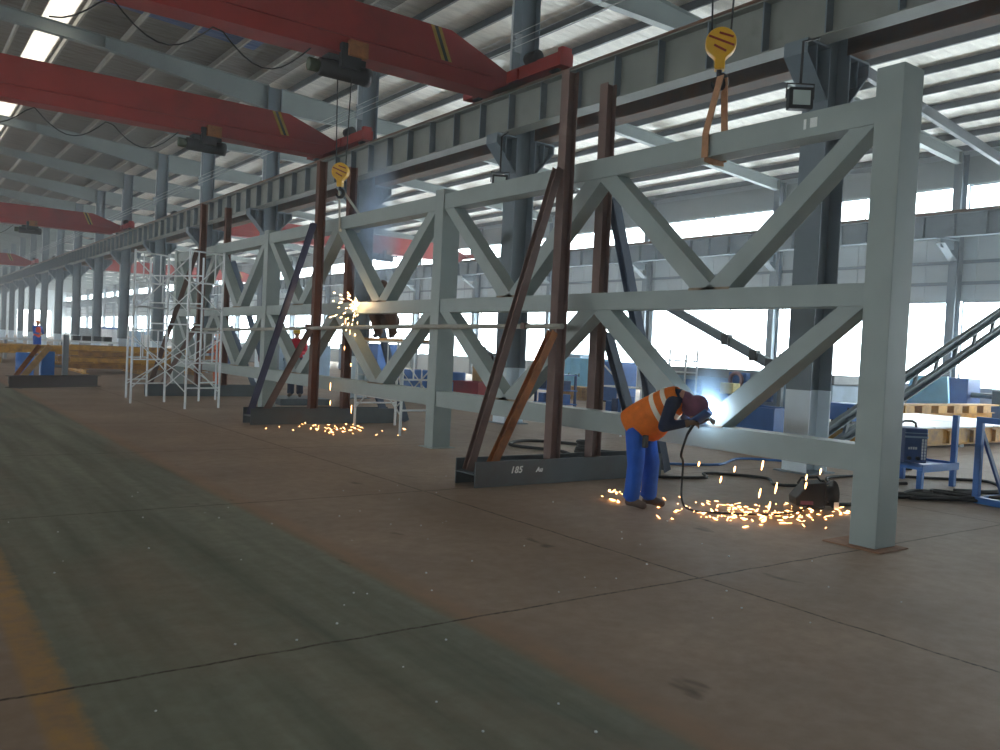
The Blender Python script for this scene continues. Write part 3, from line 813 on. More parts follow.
        for sd in 'LR':
            an, toe = P(*J['ankle'+sd]), P(*J['toe'+sd])
            m = MB(); m.cap(an+V((0, 0, .04)), an+V((0, 0, -.02)), .052, .05); m.cap(an+(toe-an)*.1-V((0, 0, .015)), toe, .05, .042)
            dd = (toe-an); dd.z = 0; dd.normalize()
            m.cap(an-dd*.03-V((0, 0, .03)), an-V((0, 0, .03)), .042)
            o = m.build('boot', boots, s.t, remesh=vx*.8, smooth_it=2)
        if vest:
            m = MB()
            for u, rx, ry in ((-.02, .185, .14), (.15, .18, .136), (.32, .176, .135), (.5, .174, .135), (.75, .186, .14), (1, .188, .14), (1.14, .165, .12)):
                m.ell(pel+(ch-pel)*u, (rx, ry, .085), R)
            m.build('vest', vest, s.t, remesh=vx, smooth_it=3)
        s.R, s.pel, s.ch, s.up = R, pel, ch, up
        return s
def standing(arms='down', k=1.):
    J = dict(hipL=(0, -.09, .93), hipR=(0, .09, .93), kneeL=(.02, -.11, .5), kneeR=(.03, .1, .5), ankleL=(-.02, -.12, .09), ankleR=(-.01, .11, .09), toeL=(.12, -.14, .045), toeR=(.13, .13, .045),
             pelvis=(0, 0, .98), chest=(.0, 0, 1.34), neck=(0, 0, 1.46), head=(.02, 0, 1.62), hfwd=(1, 0, -.1), hup=(.1, 0, 1),
             shL=(0, -.19, 1.41), shR=(0, .19, 1.41))
    if arms == 'down': J.update(elL=(-.02, -.24, 1.12), elR=(-.02, .24, 1.12), wrL=(.08, -.25, .88), wrR=(.08, .25, .88), pnL=(0, 1, 0), pnR=(0, -1, 0))
    else: J.update(elL=(.1, -.23, 1.14), elR=(.1, .23, 1.14), wrL=(.34, -.14, 1.14), wrR=(.34, .14, 1.1), pnL=(0, 1, -.5), pnR=(0, -1, -.5), thL=(0, 0, 1), thR=(0, 0, 1))
    return J

# the welder: bent at the hips over the bottom chord
W = Fig((6.60, 6.43, 0), math.atan2(-.9, .42), 'welder in orange vest and blue trousers bending over the bottom chord beside the bright arc', voxel=.014)
J = dict(hipL=(-.03, -.1, .88), hipR=(-.05, .1, .88), kneeL=(.07, -.12, .47), kneeR=(-.02, .12, .47), ankleL=(.06, -.12, .09), ankleR=(-.05, .12, .09), toeL=(.2, -.13, .045), toeR=(.09, .14, .045),
         pelvis=(-.04, 0, .95), chest=(.3, 0, 1.15), neck=(.44, 0, 1.17), head=(.56, .0, 1.1), hfwd=(.62, -.1, -.8), hup=(.8, 0, .6),
         shL=(.38, -.19, 1.1), shR=(.36, .19, 1.13), elL=(.42, -.2, .93), elR=(.3, .24, .9), wrL=(.6, -.14, .98), wrR=(.5, .14, .945), pnL=(.2, .5, -1), pnR=(.2, -.6, -1), thL=(.3, .9, .3), thR=(.3, -.9, .3), curl=.9)
W.dress(J, navycl, bluecl, None)
# open vest hanging from the shoulders: loft of flattened rings along the spine
def ringloft(m, c, R, rx, ry, n=24, a0=0, a1=360):
    return [c+R @ V((rx*math.cos(math.radians(a0+(a1-a0)*i/n)), ry*math.sin(math.radians(a0+(a1-a0)*i/n)), 0)) for i in range(n)]
def vest(W, secs, name, mat, off=0., sol=.012, cut=(0, 360)):
    rings = []
    for u, rx, ry, dz in secs:
        c = W.pel+(W.ch-W.pel)*u+V((0, 0, dz)); rings.append(ringloft(None, c, W.R, rx+off, ry+off, 28, *cut))
    n = len(rings[0]); m = MB(); m.add([v for r in rings for v in r], [(i*n+k, i*n+(k+1) % n, (i+1)*n+(k+1) % n, (i+1)*n+k) for i in range(len(rings)-1) for k in range(n)], True)
    o = m.build(name, mat, W.t); q = o.modifiers.new('Solid', 'SOLIDIFY'); q.thickness = sol; q.offset = 1
    q = o.modifiers.new('Sub', 'SUBSURF'); q.levels = q.render_levels = 1
    return o
vs_ = [(-.34, .2, .15, -.01), (-.1, .212, .185, -.035), (.15, .208, .225, -.075), (.4, .204, .225, -.07), (.65, .2, .195, -.04), (.9, .196, .168, -.015), (1.1, .18, .145, .0), (1.28, .135, .105, .01)]
vest(W, vs_, 'vest', orangec)
def at_u(u):
    for a, b in zip(vs_[:-1], vs_[1:]):
        if a[0] <= u <= b[0]:
            k = (u-a[0])/(b[0]-a[0]); return tuple([u]+[a[i]*(1-k)+b[i]*k for i in (1, 2, 3)])
for a in (.62, .92):
    vest(W, [at_u(a+.03*i) for i in range(5)], 'reflective_stripe', reflect, .013, .004)
pc = W.P(.1, .2, .66); m = MB(); m.bar(pc, pc+V((0, 0, .13)), .07, .05, W.d); m.build('tool_pouch', dark, W.t, bevel=.01)
# hood and dark face shield
hc = W.P(*J['head']); Rh = W.rot(W.D(*J['hfwd']), W.D(*J['hup'])); hf, hu, hr = Rh.col[1], Rh.col[2], Rh.col[0]
m = MB(); m.ell(hc+hu*.02-hf*.01, (.1, .118, .122), Rh, 18, 12); m.cap(hc-hu*.05-hf*.03, W.P(*J['neck']), .09, .1)
m.build('hood', maroon, W.t, remesh=.012, smooth_it=3)
m = MB(); vs2 = []
for j in range(7):
    for i in range(11):
        a = math.radians(-75+15*i); zz = .1-.24*j/6; rr = 1-.12*(abs(j-2)/4)
        vs2.append(hc+hr*(.115*rr*math.sin(a))+hf*(.03+.125*rr*math.cos(a))+hu*zz)
m.add(vs2, [(j*11+i, j*11+i+1, (j+1)*11+i+1, (j+1)*11+i) for j in range(6) for i in range(10)], True)
o = m.build('face_shield', navy, W.t); q = o.modifiers.new('Solid', 'SOLIDIFY'); q.thickness = .006
m = MB(); vc = hc+hf*.158+hu*.03; m.bar(vc-hr*.045, vc+hr*.045, .012, .05, hu); m.build('shield_window', dark, W.t)
# gloves over the hands
for sd in 'LR':
    m = MB(); w, e = W.P(*J['wr'+sd]), W.P(*J['el'+sd]); fw = (w-e).normalized()
    W.hand(m, w, fw, W.D(*J['pn'+sd]), W.D(*J['th'+sd]), .9, 1.14); m.tube(w-fw*.07, w+fw*.03, .046, .036, 12)
    m.build('glove', leather, W.t, remesh=.006, smooth_it=2)

# welding torch and its cable: held by him, things of their own
ARC = V((7.05, 5.92, 1.085))
wR = W.P(*J['wrR'])+ (W.P(*J['wrR'])-W.P(*J['elR'])).normalized()*.08-V((0, 0, .022))
wR = wR+V((0, 0, .0))
t = thing('welding_torch', 'welding torch in the gloved hand, its black cable dropping to the floor', 'welding torch', tuple(wR))
dirT = (ARC-wR).normalized()
MB().path([wR-dirT*.12-V((0, 0, .05)), wR, wR+dirT*.1+V((0, 0, .01))], [.014, .017, .014], 10).build('handle', dark, t)
MB().path([wR+dirT*.1+V((0, 0, .01)), wR+dirT*.17+V((0, 0, .008)), ARC-dirT*.03], [.009, .008, .008], 8).build('nozzle', coil_m, t)
def spline(pts, n=8):
    pts = [V(p) for p in pts]; out = []
    for i in range(len(pts)-1):
        p0, p1, p2, p3 = pts[max(i-1, 0)], pts[i], pts[i+1], pts[min(i+2, len(pts)-1)]
        for k in range(n):
            u = k/n; out.append(.5*((2*p1)+(p2-p0)*u+(2*p0-5*p1+4*p2-p3)*u*u+(3*p1-p0-3*p2+p3)*u**3))
    return out+[pts[-1]]
st = wR-dirT*.12-V((0, 0, .05))
MB().path(spline([st, st+V((-.05, .02, -.2)), (6.86, 6.08, .5), (6.84, 6.05, .12), (6.92, 5.95, .022), (7.15, 5.72, .02), (7.5, 5.5, .02), (7.9, 5.45, .02), (8.3, 5.55, .02), (8.42, 5.6, .06)]), .012, 8).build('cable', rubber, t)

# other people in the hall
W2 = Fig((8.55, 20.6, .16), math.radians(-120), 'person in red shirt and yellow helmet standing behind the truss')
W2.dress(standing('work'), redcl, navycl); hc = W2.P(.02, 0, 1.62); W2.helmet(hc, W2.D(1, 0, -.1), V((0, 0, 1)), helmyel)
t = tag(MB().box(7.9, 9.2, 19.9, 21.2, 0, .16).build('steel_plate_stack', mill, bevel=.01), 'flat dark steel plate stack under the person in red', 'steel plate')
W3 = Fig((6.2, 47.4, .22), math.radians(-60), 'far person in orange-red vest and helmet behind the blue stand at the left')
J3 = standing('work'); W3.dress(J3, bluecl, bluecl, orredcl); W3.helmet(W3.P(.02, 0, 1.62), W3.D(1, 0, -.1), V((0, 0, 1)), helmor)
tag(MB().box(5.5, 6.9, 46.9, 47.9, .0, .05).box(5.55, 6.85, 46.95, 47.85, .05, .18).box(5.5, 6.9, 46.9, 47.9, .18, .22).build('work_platform', greyp, bevel=.01), 'low grey work platform under the far person in the orange-red vest', 'platform')
W4 = Fig((7.93, 14.72, 1.725), math.radians(-145), 'person in brown crouching on the scaffold deck behind the truss, grinding')
J4 = dict(hipL=(-.12, -.1, .34), hipR=(-.12, .1, .34), kneeL=(.2, -.2, .48), kneeR=(.18, .2, .42), ankleL=(.04, -.16, .09), ankleR=(.0, .16, .09), toeL=(.18, -.18, .045), toeR=(.14, .18, .045),
          pelvis=(-.12, 0, .4), chest=(.08, 0, .72), neck=(.14, 0, .83), head=(.22, 0, .97), hfwd=(1, 0, -.5), hup=(.5, 0, 1),
          shL=(.1, -.19, .78), shR=(.1, .19, .78), elL=(.32, -.24, .62), elR=(.3, .24, .6), wrL=(.5, -.08, .66), wrR=(.48, .1, .62), pnL=(0, 1, -.5), pnR=(0, -1, -.5), thL=(0, 0, 1), thR=(0, 0, 1))
W4.dress(J4, browncl, browncl); W4.helmet(W4.P(*J4['head']), W4.D(1, 0, -.5), W4.D(.5, 0, 1), browncl)
gp = W4.P(.58, .01, .64)
t = thing('angle_grinder', 'angle grinder held by the crouching person, throwing sparks', 'grinder', tuple(gp))
m = MB(); m.cap(gp, gp+W4.d*-.16, .03, .032); m.build('grinder_body', dark, t)
m = MB(); m.lathe([(.01, -.02), (.06, -.012), (.06, -.006), (.01, 0)], gp+W4.d*.05, 18, 'z'); m.build('grinding_disc', mill, t)
W5 = Fig((8.7, 27.2, 0), math.radians(200), 'far person in orange overalls seen past the right poles of the scaffold tower')
W5.dress(standing('work'), M('orange_overall_cloth', srgb(206, 100, 48), .9), M('orange_overall_leg', srgb(196, 92, 44), .9)); W5.helmet(W5.P(.02, 0, 1.62), W5.D(1, 0, -.1), V((0, 0, 1)), helmor)
W6 = Fig((9.95, 26.3, 0), math.radians(-100), 'far person in maroon top and navy trousers behind the truss end')
W6.dress(standing('down'), M('maroon_top_cloth', srgb(112, 40, 70), .9), navycl); W6.helmet(W6.P(.02, 0, 1.62), W6.D(1, 0, -.1), V((0, 0, 1)), helmor)

# ------------------------------------------------------------------ near welding gear on the right
t = thing('machine_stand', 'blue steel stand with one tall post carrying the welding power source', 'stand', (11.75, 6.2, 0))
m = MB().box(11.27, 12.25, 5.82, 6.64, .27, .31); m.build('shelf', blue, t, bevel=.004)
for x, y, h in ((11.3, 5.86, .27), (12.2, 6.6, .27), (11.3, 6.6, .27), (12.2, 5.87, 1.0)):
    MB().box(x-.035, x+.035, y-.035, y+.035, 0, h).build('leg', blue, t, bevel=.004)
m = MB().box(11.27, 12.25, 5.815, 5.83, .24, .34).box(12.235, 12.25, 5.82, 6.64, .24, .34); m.build('rim', blue, t)
def oriented(cx, cy, ang, z0=0):
    c, s = math.cos(ang), math.sin(ang)
    return lambda x, y, z: V((cx+c*x-s*y, cy+s*x+c*y, z0+z))
def obox(m, T, x0, x1, y0, y1, z0, z1):
    vs = [T(x, y, z) for z in (z0, z1) for x, y in ((x0, y0), (x1, y0), (x1, y1), (x0, y1))]
    return m.add(vs, [(3, 2, 1, 0), (4, 5, 6, 7), (0, 1, 5, 4), (1, 2, 6, 5), (2, 3, 7, 6), (3, 0, 4, 7)])
T = oriented(11.72, 6.28, math.radians(-118), .385)      # local +y looks away from the camera
t = thing('welding_machine', 'navy blue welding power source with carry handle standing on the blue stand', 'welding machine', (11.72, 6.28, .31))
def facing(T0): return T0
ang = math.radians(-62)   # local x runs to the right in the picture
T = oriented(11.72, 6.28, math.radians(-36), .31)
m = obox(MB(), T, -.155, .155, -.24, .24, .015, .49); m.build('case', navy, t, bevel=.015)
m = obox(MB(), T, -.158, .158, -.246, -.236, .36, .385); obox(m, T, -.158, .158, -.246, -.236, .42, .43); m.build('pale_band', steelbl, t)
m = MB()
for x in (.075, .112):
    for i in range(7): obox(m, T, x, x+.022, -.248, -.238, .06+.042*i, .095+.042*i)
m.build('white_louvre', white, t)
m = MB()
for i, (w, h) in enumerate(((.022, .03), (.02, .036), (.022, .036), (.024, .034))): obox(m, T, -.11+.032*i, -.11+.032*i+w, -.246, -.238, .2, .2+h)
m.build('pale_mark', galv, t)
m = MB(); m.path([T(-.12, 0, .49), T(-.11, 0, .55), T(-.06, 0, .575), T(.04, 0, .575), T(.09, 0, .55), T(.1, 0, .49)], .016, 8); m.build('handle', dark, t)
m = MB()
for x in (-.1, .02): m.path([T(x, -.24, .08), T(x, -.28, .08)], .025, 10)
m.build('socket', dark, t)

t = thing('cylinder_cart', 'blue steel frame cart at the right edge holding the green gas cylinder', 'cart', (11.2, 4.7, 0))
p0, p1 = V((10.97, 4.98, 0)), V((10.8, 4.05, 0)); q0, q1 = V((11.62, 4.86, 0)), V((11.45, 3.95, 0))
z = V((0, 0, 1))
for p, h in ((p0, 1.06), (p1, 1.06)): MB().bar(p+z*.06, p+z*h, .075, .075, (1, 0, 0)).build('post', blue, t, bevel=.006)
MB().bar(p0+z*1.03-(p1-p0)*.04, p1+z*1.03, .07, .075).build('top_rail', blue, t, bevel=.006)
for a, b in ((p0, p1), (q0, q1), (p0, q0), (p1, q1)): MB().bar(a+z*.045, b+z*.045, .09, .08).build('base_rail', blue, t, bevel=.006)
MB().bar(p0+z*.92+V((.03, 0, 0)), p0*.45+q0*.55+z*.1+(p1-p0)*.1, .06, .03, (0, 1, 0)).build('strut', navy, t)
t = thing('gas_cylinder', 'green gas cylinder standing in the blue cart at the right edge', 'gas cylinder', (11.24, 4.62, .09))
MB().lathe([(.13, .09), (.15, .11), (.15, 1.25), (.13, 1.36), (.07, 1.45), (.04, 1.47)], (11.24, 4.62, 0), 24).build('cylinder_body', greencyl, t)
MB().lathe([(.035, 1.47), (.035, 1.53), (.05, 1.53), (.05, 1.6), (.02, 1.62)], (11.24, 4.62, 0), 12).build('valve', coil_m, t)

# wire feeder lying on the floor
t = thing('wire_feeder', 'black wire feeder lying on the floor left of the near truss column', 'wire feeder', (8.55, 5.62, 0))
T = oriented(8.55, 5.62, math.radians(-36))
m = MB(); vs = []
for y in (-.13, .13):
    vs += [T(-.24, y, .03), T(.08, y, .02), (T(.08, y, .3)), T(-.12, y, .28), T(-.25, y, .12)]
m.add(vs, [(0, 1, 2, 3, 4), (9, 8, 7, 6, 5)]+[(i, (i+1) % 5, 5+(i+1) % 5, 5+i) for i in range(5)]); m.build('case', dark, t, bevel=.012)
m = MB(); c = T(.14, -.02, .165); ax = (T(1, 0, 0)-T(0, 0, 0))
m.path([c-ax*.075, c-ax*.06, c-ax*.055, c+ax*.055, c+ax*.06, c+ax*.075], [.15, .16, .09, .09, .16, .15], 20); m.build('wire_reel', rubber, t)
m = MB(); m.path([T(-.2, 0, .26), T(-.16, 0, .33), T(.02, 0, .345), T(.06, 0, .3)], .014, 8); m.build('handle', dark, t)
m = obox(MB(), T, -.2, -.06, -.137, -.128, .05, .09); m.build('maroon_panel', maroon, t)
m = obox(MB(), T, .15, .2, -.2, -.185, .02, .1); m.build('white_tag', white, t)

# cables lying on the floor
def cable(pts, r, label, mat=rubber, n=8):
    return tag(MB().path(spline(pts, n), r, 7).build('floor_cable', mat), label, 'cable')
cable([(8.7, 5.6, .03), (9.2, 5.5, .02), (9.9, 5.75, .02), (10.6, 5.9, .02), (11.1, 6.3, .02), (11.6, 6.2, .02)], .022, 'black cable leading from the wire feeder towards the blue machine stand')
rl = random.Random(5)
for q in range(4):
    loop = []; ph = rl.uniform(0, 6)
    for i in range(15):
        a = ph+i*(.95+.25*q/4); k = rl.uniform(.45, 1.1)
        loop.append((10.75+.14*q+.75*k*math.cos(a)*.8+.12*rl.uniform(-1, 1), 5.28-.05*q-.42*k*math.cos(a)+.2*k*math.sin(a), .022+.012*(i % 3)+.014*q))
    cable(loop, .02, ['lowest', 'second', 'third', 'topmost'][q]+' cable of the tangled black heap on the floor in front of the blue stand', n=6)
cable([(11.7, 5.6, .02), (12.2, 5.3, .02), (12.8, 5.5, .02), (13.2, 5.9, .02), (12.7, 6.3, .02), (12.1, 6.9, .02), (12.6, 7.4, .02), (13.4, 7.1, .02)], .022, 'black cable winding behind the blue stand')
cable([(8.2, 8.0, .02), (9.0, 7.6, .02), (9.4, 7.9, .02), (9.9, 7.3, .02), (9.5, 6.8, .02), (10.3, 6.6, .02), (11.0, 7.0, .02), (12.1, 6.8, .02)], .02, 'dark cable crossing the floor behind the bottom chord right of the welder')
cable([(8.4, 9.6, .02), (8.9, 10.4, .02), (8.6, 11.4, .02), (9.3, 11.9, .02), (9.9, 11.2, .02), (9.6, 10.3, .02), (10.4, 9.8, .02)], .03, 'dark cable loops on the floor behind the nearest prop frame')
cable([(9.6, 8.8, .02), (10.4, 8.5, .02), (11.4, 8.9, .02), (12.2, 8.4, .02), (13.0, 8.9, .02)], .02, 'blue hose on the floor under the bottom chord behind the welder', blue)
m = MB()
for i in range(9): m.torus((8.6+.02*math.sin(i*2.1), 9.55+.03*math.cos(i*1.7), .05+.03*i), .17-.008*i, .022, 'z', 20, 6)
tag(m.build('cable_coil', rubber), 'coil of black cable heaped behind the front post of the nearest prop frame', 'cable coil')

# chips and bits scattered on the walkway
m = MB(); rr = random.Random(3)
for i in range(70):
    x, y = rr.uniform(.8, 6.4), rr.uniform(2.4, 9); s_ = rr.uniform(.004, .009); m.ell((x, y, s_*.6), (s_, s_, s_*.7), None, 6, 4)
tag(m.build('floor_chips', white), 'tiny pale chips scattered over the green walkway and brown floor', 'chips', kind='stuff')

# ------------------------------------------------------------------ shop-floor goods of the right bay
def cabinet(x0, x1, y0, y1, h, mat, name, label, cat, door=None, z0=0., group=None, cap=None):
    t = thing(name, label, cat, ((x0+x1)/2, (y0+y1)/2, z0), group)
    MB().box(x0, x1, y0, y1, z0+.05, z0+h).build('body', mat, t, bevel=.015)
    MB().box(x0+.04, x1-.04, y0+.04, y1-.04, z0, z0+.05).build('plinth', dark, t)
    n = max(1, round((y1-y0)/.7)); w = (y1-y0)/n
    for i in range(n):
        d = MB().box(x0-.02, x0, y0+w*i+.03, y0+w*(i+1)-.03, z0+.1, z0+h-.05).build('door', door or mat, t, bevel=.006)
        MB().box(x0-.04, x0-.02, y0+w*i+.08, y0+w*i+.11, z0+h*.5, z0+h*.5+.12).build('handle', dark, d)
    if cap: MB().box(x0-.03, x1+.03, y0-.03, y1+.03, z0+h, z0+h+.04).build('top_panel', cap, t, bevel=.01)
    return t
def bin_(x0, x1, y0, y1, h, mat, name, label, cat, brace=None):
    t = thing(name, label, cat, ((x0+x1)/2, (y0+y1)/2, 0)); e = .025
    m = MB().box(x0, x1, y0, y1, .08, .11).box(x0, x0+e, y0, y1, .11, h).box(x1-e, x1, y0, y1, .11, h).box(x0+e, x1-e, y0, y0+e, .11, h).box(x0+e, x1-e, y1-e, y1, .11, h)
    m.build('bin_walls', mat, t)
    m = MB().box(x0-.02, x1+.02, y0-.02, y0+.03, h-.04, h+.01).box(x0-.02, x1+.02, y1-.03, y1+.02, h-.04, h+.01).box(x0-.02, x0+.03, y0, y1, h-.04, h+.01).box(x1-.03, x1+.02, y0, y1, h-.04, h+.01)
    m.build('rim', mat, t)
    for x in (x0+.06, x1-.06):
        for y in (y0+.06, y1-.06): MB().box(x-.04, x+.04, y-.04, y+.04, 0, .08).build('foot', dark, t)
    if brace:
        m = MB().tube((x0-.02, y0, .1), (x0-.02, y1, h), .018, n=6).tube((x0-.02, y0, 0), (x0-.02, y0, h+.06), .022, n=6).tube((x0-.02, y1, 0), (x0-.02, y1, h+.06), .022, n=6)
        m.build('white_brace', brace, t)
    return t
# low assembly platform of yellow beams and pale plates
t = thing('assembly_platform', 'low yellow beam platform topped with pale steel plates behind the blue stand', 'platform', (19, 10.4, 0))
for y in (9.0, 10.4, 11.8): MB().hbar((15.0, y, .24), (22.7, y, .24), .16, .36, .02, .016).build('long_beam', yellow, t)
for i in range(8):
    x = 15.2+1.04*i; MB().hbar((x, 8.92, .22), (x, 11.88, .22), .2, .3, .018, .014).build('cross_beam', yellow, t)
for i in range(3): MB().box(15.0+2.57*i, 17.5+2.57*i, 8.85, 11.95, .42, .45).build('top_plate', galv, t)
for x in (15.4, 18.8, 22.3): 
    for y in (9.0, 11.8): MB().box(x-.1, x+.1, y-.1, y+.1, 0, .06).build('foot', dark, t)
t = thing('yellow_beam_row', 'row of short yellow beams with gaps lying along the back of the low platform', 'beams', (22, 12.6, 0))
MB().hbar((18.0, 12.5, .2), (28.2, 12.5, .2), .2, .4, .02, .016).build('bottom_beam', yellow, t)
for i in range(11):
    MB().box(18.2+.9*i, 18.7+.9*i, 12.3, 12.7, .4, .62).build('short_beam', yellow if i % 2 else tan, t, bevel=.01)
MB().box(18.0, 28.2, 12.28, 12.72, .62, .66).build('top_flange', tan, t)
# inclined conveyor at the right
t = thing('inclined_conveyor', 'dark steel ladder-like conveyor rising to the right behind the near column', 'conveyor', (15.5, 9.5, 0))
cz = lambda x: .37+.4*(x-11.95)
for dz, nm in ((0.0, 'upper_rail'), (-.3, 'lower_rail')):
    MB().chan((11.95-dz*.1, 8.0, cz(11.95)+dz), (19.6, 8.0, cz(19.6)+dz*1.25), .1, .15, .02).build(nm, bldg, t)
for i in range(11):
    x = 12.2+.7*i; za = cz(x); MB().bar((x, 8.0, za-.29), (x+.1, 8.0, za), .06, .05, (0, 1, 0)).build('rung', bldg, t)
MB().box(19.45, 19.6, 7.95, 8.05, 0, cz(19.5)-.3).build('support_leg', bldg, t); MB().box(11.9, 12.0, 7.95, 8.05, 0, .1).build('foot', bldg, t)
# conveyor boom in the middle of the bay
def boom(x, ya, za, yb, zb_, label):
    t = thing('inclined_boom', label, 'boom', (x, (ya+yb)/2, 0))
    MB().hbar((x, ya, za), (x, yb, zb_), .16, .24, .02, .04).build('boom_beam', bldg, t)
    d = (V((x, yb, zb_))-V((x, ya, za)))
    for u in (.62, .82, .93): 
        c = V((x, ya, za))+d*u; MB().box(x-.12, x+.12, c.y-.12, c.y+.12, c.z-.15, c.z+.15).build('clamp', dark, t, bevel=.02)
    MB().box(x-.07, x+.07, ya-.07, ya+.07, 0, za-.1).build('post', bldg, t); MB().box(x-.06, x+.06, yb-.06, yb+.06, 0, zb_-.1).build('post', bldg, t)
    MB().box(x-.3, x+.3, ya-.3, ya+.3, 0, .02).build('foot_plate', bldg, t); MB().box(x-.3, x+.3, yb-.3, yb+.3, 0, .02).build('foot_plate', bldg, t)
    return t
boom(19.4, 18.9, 3.5, 13.95, 1.42, 'dark boom slanting down to the right above the long grey machine')
boom(19.4, 30.2, 2.35, 26.6, 1.1, 'dark boom slanting down behind the middle truss column')
# long grey machine bed
t = thing('machine_bed', 'long grey-blue machine bed behind the welding arc', 'machine', (21.3, 16, 0))
MB().box(20.6, 22.0, 13.2, 19.4, .35, 1.1).build('bed', steelbl, t, bevel=.03)
MB().box(20.5, 22.1, 13.1, 19.5, 1.1, 1.36).build('table_top', greyp, t, bevel=.03)
for y in (13.7, 16.2, 19): MB().box(20.7, 21.9, y-.35, y+.35, 0, .36).build('pedestal', steelbl, t, bevel=.02)
for i in range(7): MB().box(20.56, 20.6, 13.3+.87*i, 13.95+.87*i, .5, .98).build('side_panel', blue if i in (2, 5) else steelbl, t, bevel=.006)
t = thing('winding_machine', 'blue machine with a pinkish ring coil right of the welding arc', 'machine', (19.7, 15.6, 0))
MB().box(19.3, 20.1, 15.1, 16.1, .0, .82).build('base', blue, t, bevel=.03)
MB().torus((19.55, 15.55, 1.08), .2, .055, 'x').build('ring_coil', coil_m, t)
MB().box(19.6, 19.8, 15.25, 15.85, .82, 1.3).build('back_plate', blue, t, bevel=.02)
t = thing('work_lamp_box', 'pale yellow box on a thin post beside the ring coil', 'box', (18, 14.46, 0))
MB().box(17.8, 18.1, 14.24, 14.66, .76, 1.04).build('box_body', M('pale_yellow', srgb(226, 214, 140), .5), t, bevel=.02); MB().box(17.92, 17.98, 14.42, 14.48, 0, .77).build('post', dark, t); MB().box(17.8, 18.1, 14.3, 14.6, 0, .02).build('foot', dark, t)
t = thing('white_railing', 'white railing with uprights on the far machine left of the arc', 'railing', (19.9, 18.2, 0))
for y in (17.3, 17.75, 18.4, 19.0): MB().tube((19.9, y, 0), (19.9, y, 1.9 if y != 17.75 else 1.75), .03, n=8).build('upright', white, t)
for z in (1.2, 1.55): MB().tube((19.9, 17.3, z), (19.9, 19.0, z), .025, n=8).build('rail', white, t)
t = thing('tube_rack', 'white tube rack holding blue parts right of the rear brown post', 'rack', (12.0, 12.55, 0))
for y in (12.2, 12.86):
    for x in (11.9, 12.4): MB().tube((x, y, 0), (x, y, 1.5 if y > 12.5 else 1.0), .02, n=8).build('upright', white, t)
for z in (.3, .98):
    m = MB()
    for x in (11.9, 12.4): m.tube((x, 12.2, z), (x, 12.86, z), .016, n=6)
    for y in (12.2, 12.86): m.tube((11.9, y, z), (12.4, y, z), .016, n=6)
    m.build('shelf_frame', white, t)
MB().tube((11.9, 12.86, 1.46), (11.9, 12.2, 1.0), .016, n=6).build('sloping_tube', galv, t)
MB().box(11.95, 12.35, 12.25, 12.8, .3, .32).build('shelf', galv, t)
for i, (a, mt) in enumerate(((12.26, blue), (12.44, navy), (12.62, blue))):
    tag(MB().box(11.98, 12.3, a, a+.15, .322, .8-.06*i).build('parts_box', mt, bevel=.01), ['right blue box', 'middle navy box', 'left blue box'][i]+' standing in the white tube rack', 'box')
cabinet(22.0, 23.0, 24.3, 26.1, 1.45, ltblue, 'machine_cabinet', 'light blue machine cabinet between the brown posts of the nearest prop frame', 'cabinet')
for i, (y0, y1) in enumerate(((22.1, 22.65), (22.75, 23.3))):
    t = tag(MB().box(19.6, 20.3, y0, y1, .08, .46).box(19.7, 19.8, y0, y1, 0, .08).box(20.1, 20.2, y0, y1, 0, .08).build('wooden_crate', tan, bevel=.01), ['right', 'left'][i]+' tan wooden crate below the light blue cabinet', 'crate')
cabinet(20.2, 21.0, 20.9, 21.8, 1.4, blue, 'machine_cabinet', 'blue cabinet behind the rear brown post of the nearest prop frame', 'cabinet')
cabinet(24.2, 25.4, 27.5, 29.6, 1.6, steelbl, 'machine_cabinet', 'grey-blue cabinet between the nearest prop frame and the middle truss column', 'cabinet')
t = thing('sheet_guard', 'light blue sheet-metal guard leaning under the far window at the right', 'guard', (27.2, 13.95, 0))
MB().extr([(-.7, 0), (.75, 0), (.6, 1.45), (-.6, 1.45)], (27.0, 13.95, 0), (27.1, 13.95, 0)).build('sheet', ltblue, t)
for y in (13.4, 14.5): MB().box(27.1, 27.5, y-.03, y+.03, 0, .06).bar((27.45, y, .03), (27.1, y, 1.2), .04, .04, (0, 1, 0)).build('back_stay', dark, t)
cabinet(26.6, 27.4, 14.9, 16.2, 1.25, blue, 'machine_cabinet', 'deep blue machine left of the light blue guard', 'cabinet')
t = thing('lathe', 'dark blue lathe under the rightmost window', 'lathe', (29.2, 13.3, 0))
MB().box(28.7, 29.7, 12.3, 14.3, .1, .58).build('bed', navy, t, bevel=.02); MB().box(28.8, 29.7, 13.55, 14.3, .58, 1.42).build('headstock', navy, t, bevel=.03)
MB().box(28.8, 29.5, 12.3, 12.8, .58, 1.08).build('tailstock', dark, t, bevel=.03); MB().tube((29.1, 13.55, .88), (29.1, 12.8, .88), .09, n=14).build('workpiece', mill, t)
for y in (12.6, 14.0): MB().box(28.8, 29.6, y-.2, y+.2, 0, .1).build('foot', dark, t)
cabinet(22.0, 22.8, 14.9, 16.5, 1.3, greyp, 'machine_cabinet', 'grey cabinet showing left of the nearest building column', 'cabinet') if False else None
cabinet(16.0, 16.6, 9.75, 10.3, .4, blue, 'tool_chest', 'blue tool chest on the low platform, just left of the near truss column', 'tool chest', z0=.452)
bin_(13.0, 13.7, 9.45, 10.45, .78, blue, 'parts_bin', 'blue parts bin showing above the bottom chord beside the white column foot', 'bin')
for i in range(4): tag(MB().tube((13.15+.1*i, 9.55, .135), (13.15+.1*i, 10.3, .6+.1*i), .03, n=8).build('scrap_tube', dark), ['front', 'second', 'third', 'rear'][i]+' dark scrap tube leaning in the blue parts bin', 'tube')
